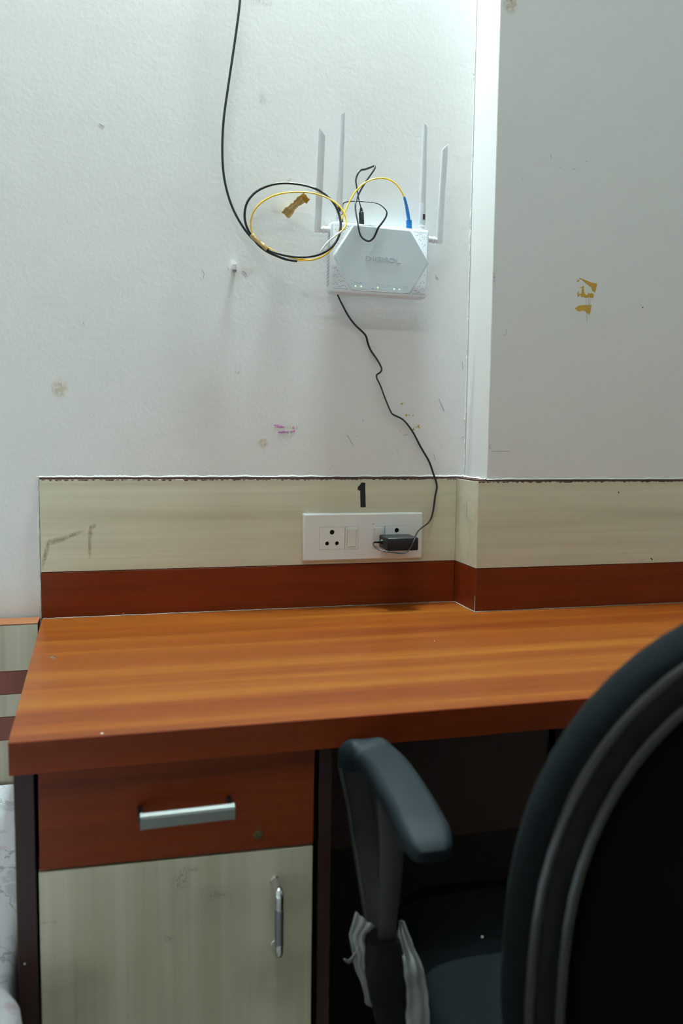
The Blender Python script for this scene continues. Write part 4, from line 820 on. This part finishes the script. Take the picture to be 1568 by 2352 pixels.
# arms: pad and front strut are one loop, a rear strut joins it above the bracket
PADL = [Vector(p) for p in [(0.4004,-0.8353,0.7),(0.4021,-0.8037,0.706),(0.4054,-0.7603,0.71),(0.4073,-0.7159,0.713),(0.4086,-0.669,0.714),(0.4058,-0.6395,0.714)]]+[Vector(p) for p in [(0.3985,-0.626,0.717),(0.3917,-0.618,0.7115),(0.3901,-0.615,0.7028),(0.3905,-0.614,0.6936)]]
def loc(p): q = Vector(p)-CH; return Vector((q.dot(cr), q.dot(cf), q.z))
def unl(q): return cw(q[0], q[1], q[2])
pad = [loc(p) for p in PADL]
px0 = pad[0].x
PAD = pad
FRONT = [loc(p) for p in [(0.3904,-0.614,0.7003),(0.3916,-0.614,0.6883),(0.3942,-0.615,0.6678),(0.3979,-0.618,0.6401),(0.4019,-0.624,0.6061),(0.4023,-0.638,0.5821),(0.4025,-0.652,0.5589),(0.4028,-0.667,0.5369),(0.4041,-0.682,0.5132)]]
REAR = [loc(p) for p in [(0.3997,-0.715,0.7031),(0.4016,-0.712,0.6782),(0.4044,-0.706,0.637),(0.4052,-0.7,0.5953),(0.4054,-0.694,0.5576),(0.4049,-0.69,0.5206)]]
def arm(side, label):
    m = (lambda q: unl(q)) if side < 0 else (lambda q: unl((-q[0], q[1], q[2])))
    ac = (1 if side < 0 else -1)
    pp = catmull([m(q) for q in PAD], 6); n = len(pp)
    bm = nb(); sweep(bm, pp, rrect(.050, .027, .0105, 4), refs=cr, scale=lambda t: ((.55+.45*min(1, t/.10)**.5)*(1-.22*max(0, (t-.6)/.4)), (.45+.55*min(1, t/.12)**.5)*(1-.45*max(0, (t-.7)/.3))) )
    a_ = link('armrest_pad', bm, M_arm, ch, smooth=True, angle=50, label=label)
    pp = catmull([m(q) for q in FRONT], 6)
    bm = nb(); U = [(-.0185, .0045), (-.0185, -.0085), (-.0155, -.0085), (-.0150, .0015), (.0150, .0015), (.0155, -.0085), (.0185, -.0085), (.0185, .0045)]
    sweep(bm, pp, U, refs=cr, scale=lambda t: ((1.15-.25*min(1, t*3))*(1-.25*max(0, (t-.45)/.55)), 1)); link('arm_strut', bm, M_armp, ch, smooth=True, angle=30, label='curved front strut of the arm')
    pp = catmull([m(q) for q in REAR], 6)
    bm = nb(); sweep(bm, pp, rrect(.026, .012, .003, 2), refs=cr, scale=lambda t: (1.15-.5*t, 1)); link('arm_strut', bm, M_armp, ch, smooth=True, angle=30, label='rear strut of the arm')
    # socket block and bracket under the seat
    q = (FRONT[-1]+REAR[-1])/2
    bm = nb(); P = [m(Vector((q.x-.002, q.y-.004, .535))), m(Vector((q.x-.001, q.y-.006, .505))), m(Vector((q.x+.006, q.y-.005, .46))), m(Vector((q.x+.018, q.y-.004, .41))), m(Vector((q.x+.035, q.y, .385)))]
    sweep(bm, catmull(P, 6), rrect(.034, .050, .008, 3), refs=cr, scale=lambda t: (.95+.42*math.sin(min(1, t*2.2)*2.2)-.35*t, .75+.4*math.sin(t*3))); link('arm_bracket', bm, mat('matt_black_bracket', (.005, .0058, .0058, 1), .6, spec=.12), ch, smooth=True, angle=40)
    bm = nb(); P = [m(Vector((q.x+.030, q.y, .384))), m(Vector((-.10, q.y, .366))), m(Vector((-.06, q.y, .366)))]
    sweep(bm, catmull(P, 4), rrect(.012, .045, .003, 2), refs=(0, 0, 1)); link('arm_bracket', bm, M_black, ch, smooth=True, angle=40)
    return q, m
qL, mL = arm(-1, 'grey polyurethane pad of the left arm'); arm(1, 'grey polyurethane pad of the right arm')
# base
bm = nb(); lathe(bm, cw(0, 0, .10), (0, 0, 1), [(0, .028), (.10, .028), (.105, .022), (.26, .022), (.262, .05), (.272, .06)], 24); link('gas_column', bm, M_black, ch, smooth=True, angle=40)
bm = nb(); lathe(bm, cw(0, 0, .075), (0, 0, 1), [(0, .045), (.02, .05), (.045, .04)], 24); link('base_hub', bm, M_black, ch, smooth=True, angle=40)
for k in range(5):
    a = math.radians(72*k+20); d = Vector((math.cos(a), math.sin(a), 0)); o0 = CH+Vector((0, 0, .095))
    bm = nb(); sweep(bm, [o0+d*.03, o0+d*.15, o0+d*.29-Vector((0, 0, .025))], rrect(.04, .024, .006, 2), refs=(0, 0, 1), scale=lambda t: 1-.4*t); lg = link('leg', bm, M_black, ch, smooth=True, angle=40)
    bm = nb(); e = CH+d*.285; s = Vector((-d.y, d.x, 0))
    for q in (-.012, .012): cyl(bm, e+s*(q-.008)+Vector((0, 0, .026)), e+s*(q+.008)+Vector((0, 0, .026)), .0258, n=18)
    cyl(bm, e+Vector((0, 0, .03)), e+Vector((0, 0, .075)), .006, n=10); link('castor', bm, M_black, lg, smooth=True, angle=40)
# torn plastic film still hanging round the left arm bracket
def ribbon(P, ref, w, name='plastic_wrap', label=None, wav=.003, thick=.0006, sc=None, seed=0):
    pts = catmull([Vector(p) for p in P], 8); n = len(pts); K = 9
    prof = [(w*(i/(K-1)-.5), wav*math.sin(i*2.1+seed)) for i in range(K)]; prof += [(u, v-thick) for u, v in prof[::-1]]
    bm = nb(); sweep(bm, pts, prof, refs=ref, scale=sc)
    for v in bm.verts: v.co += Vector((noise.noise(v.co*70+Vector((seed, 0, 0))), noise.noise(v.co*70+Vector((9, seed, 0))), noise.noise(v.co*70+Vector((0, 9, seed)))))*.0035
    return link(name, bm, M_wrap, ch, smooth=True, label=label)
ribbon([(0.4226,-0.69,0.5518),(0.4235,-0.7,0.5339),(0.4261,-0.715,0.5111),(0.4283,-0.72,0.4823),(0.4286,-0.725,0.4555),(0.4279,-0.73,0.426)], tuple(cr*1.0+cf*-.4), .030, label='strip of clouded plastic film hanging beside the seat', sc=lambda t: (.18+.82*min(1, t*1.9), 1.6), wav=.004)
ribbon([(0.3867,-0.672,0.5463),(0.3797,-0.676,0.5382),(0.3758,-0.68,0.5287),(0.3778,-0.684,0.5135),(0.3797,-0.69,0.4972),(0.3834,-0.695,0.4826),(0.3864,-0.7,0.4706),(0.3947,-0.705,0.4668),(0.4029,-0.71,0.4659)], tuple(cr*1.0+cf*-.2), .016, label='torn plastic film round the arm bracket', sc=lambda t: (1.5-.9*min(1, t*2.2) if t < .4 else .75+.3*math.sin(t*6), 1.4), seed=4)
ribbon([(0.3768,-0.68,0.5226),(0.3719,-0.684,0.5139),(0.364,-0.688,0.5133),(0.3577,-0.69,0.516)], tuple(cr*.3+Vector((0, 0, 1))), .010, sc=lambda t: (1.1-.95*t, .5), seed=2)
c = (0.544,-0.635,0.48); bm = nb(); bmesh.ops.create_icosphere(bm, subdivisions=1, radius=.0018, matrix=Matrix.Translation((c[0], c[1], .480))); tag(link('lint', bm, M_scr), 'pale fleck of lint on the chair seat', 'lint')
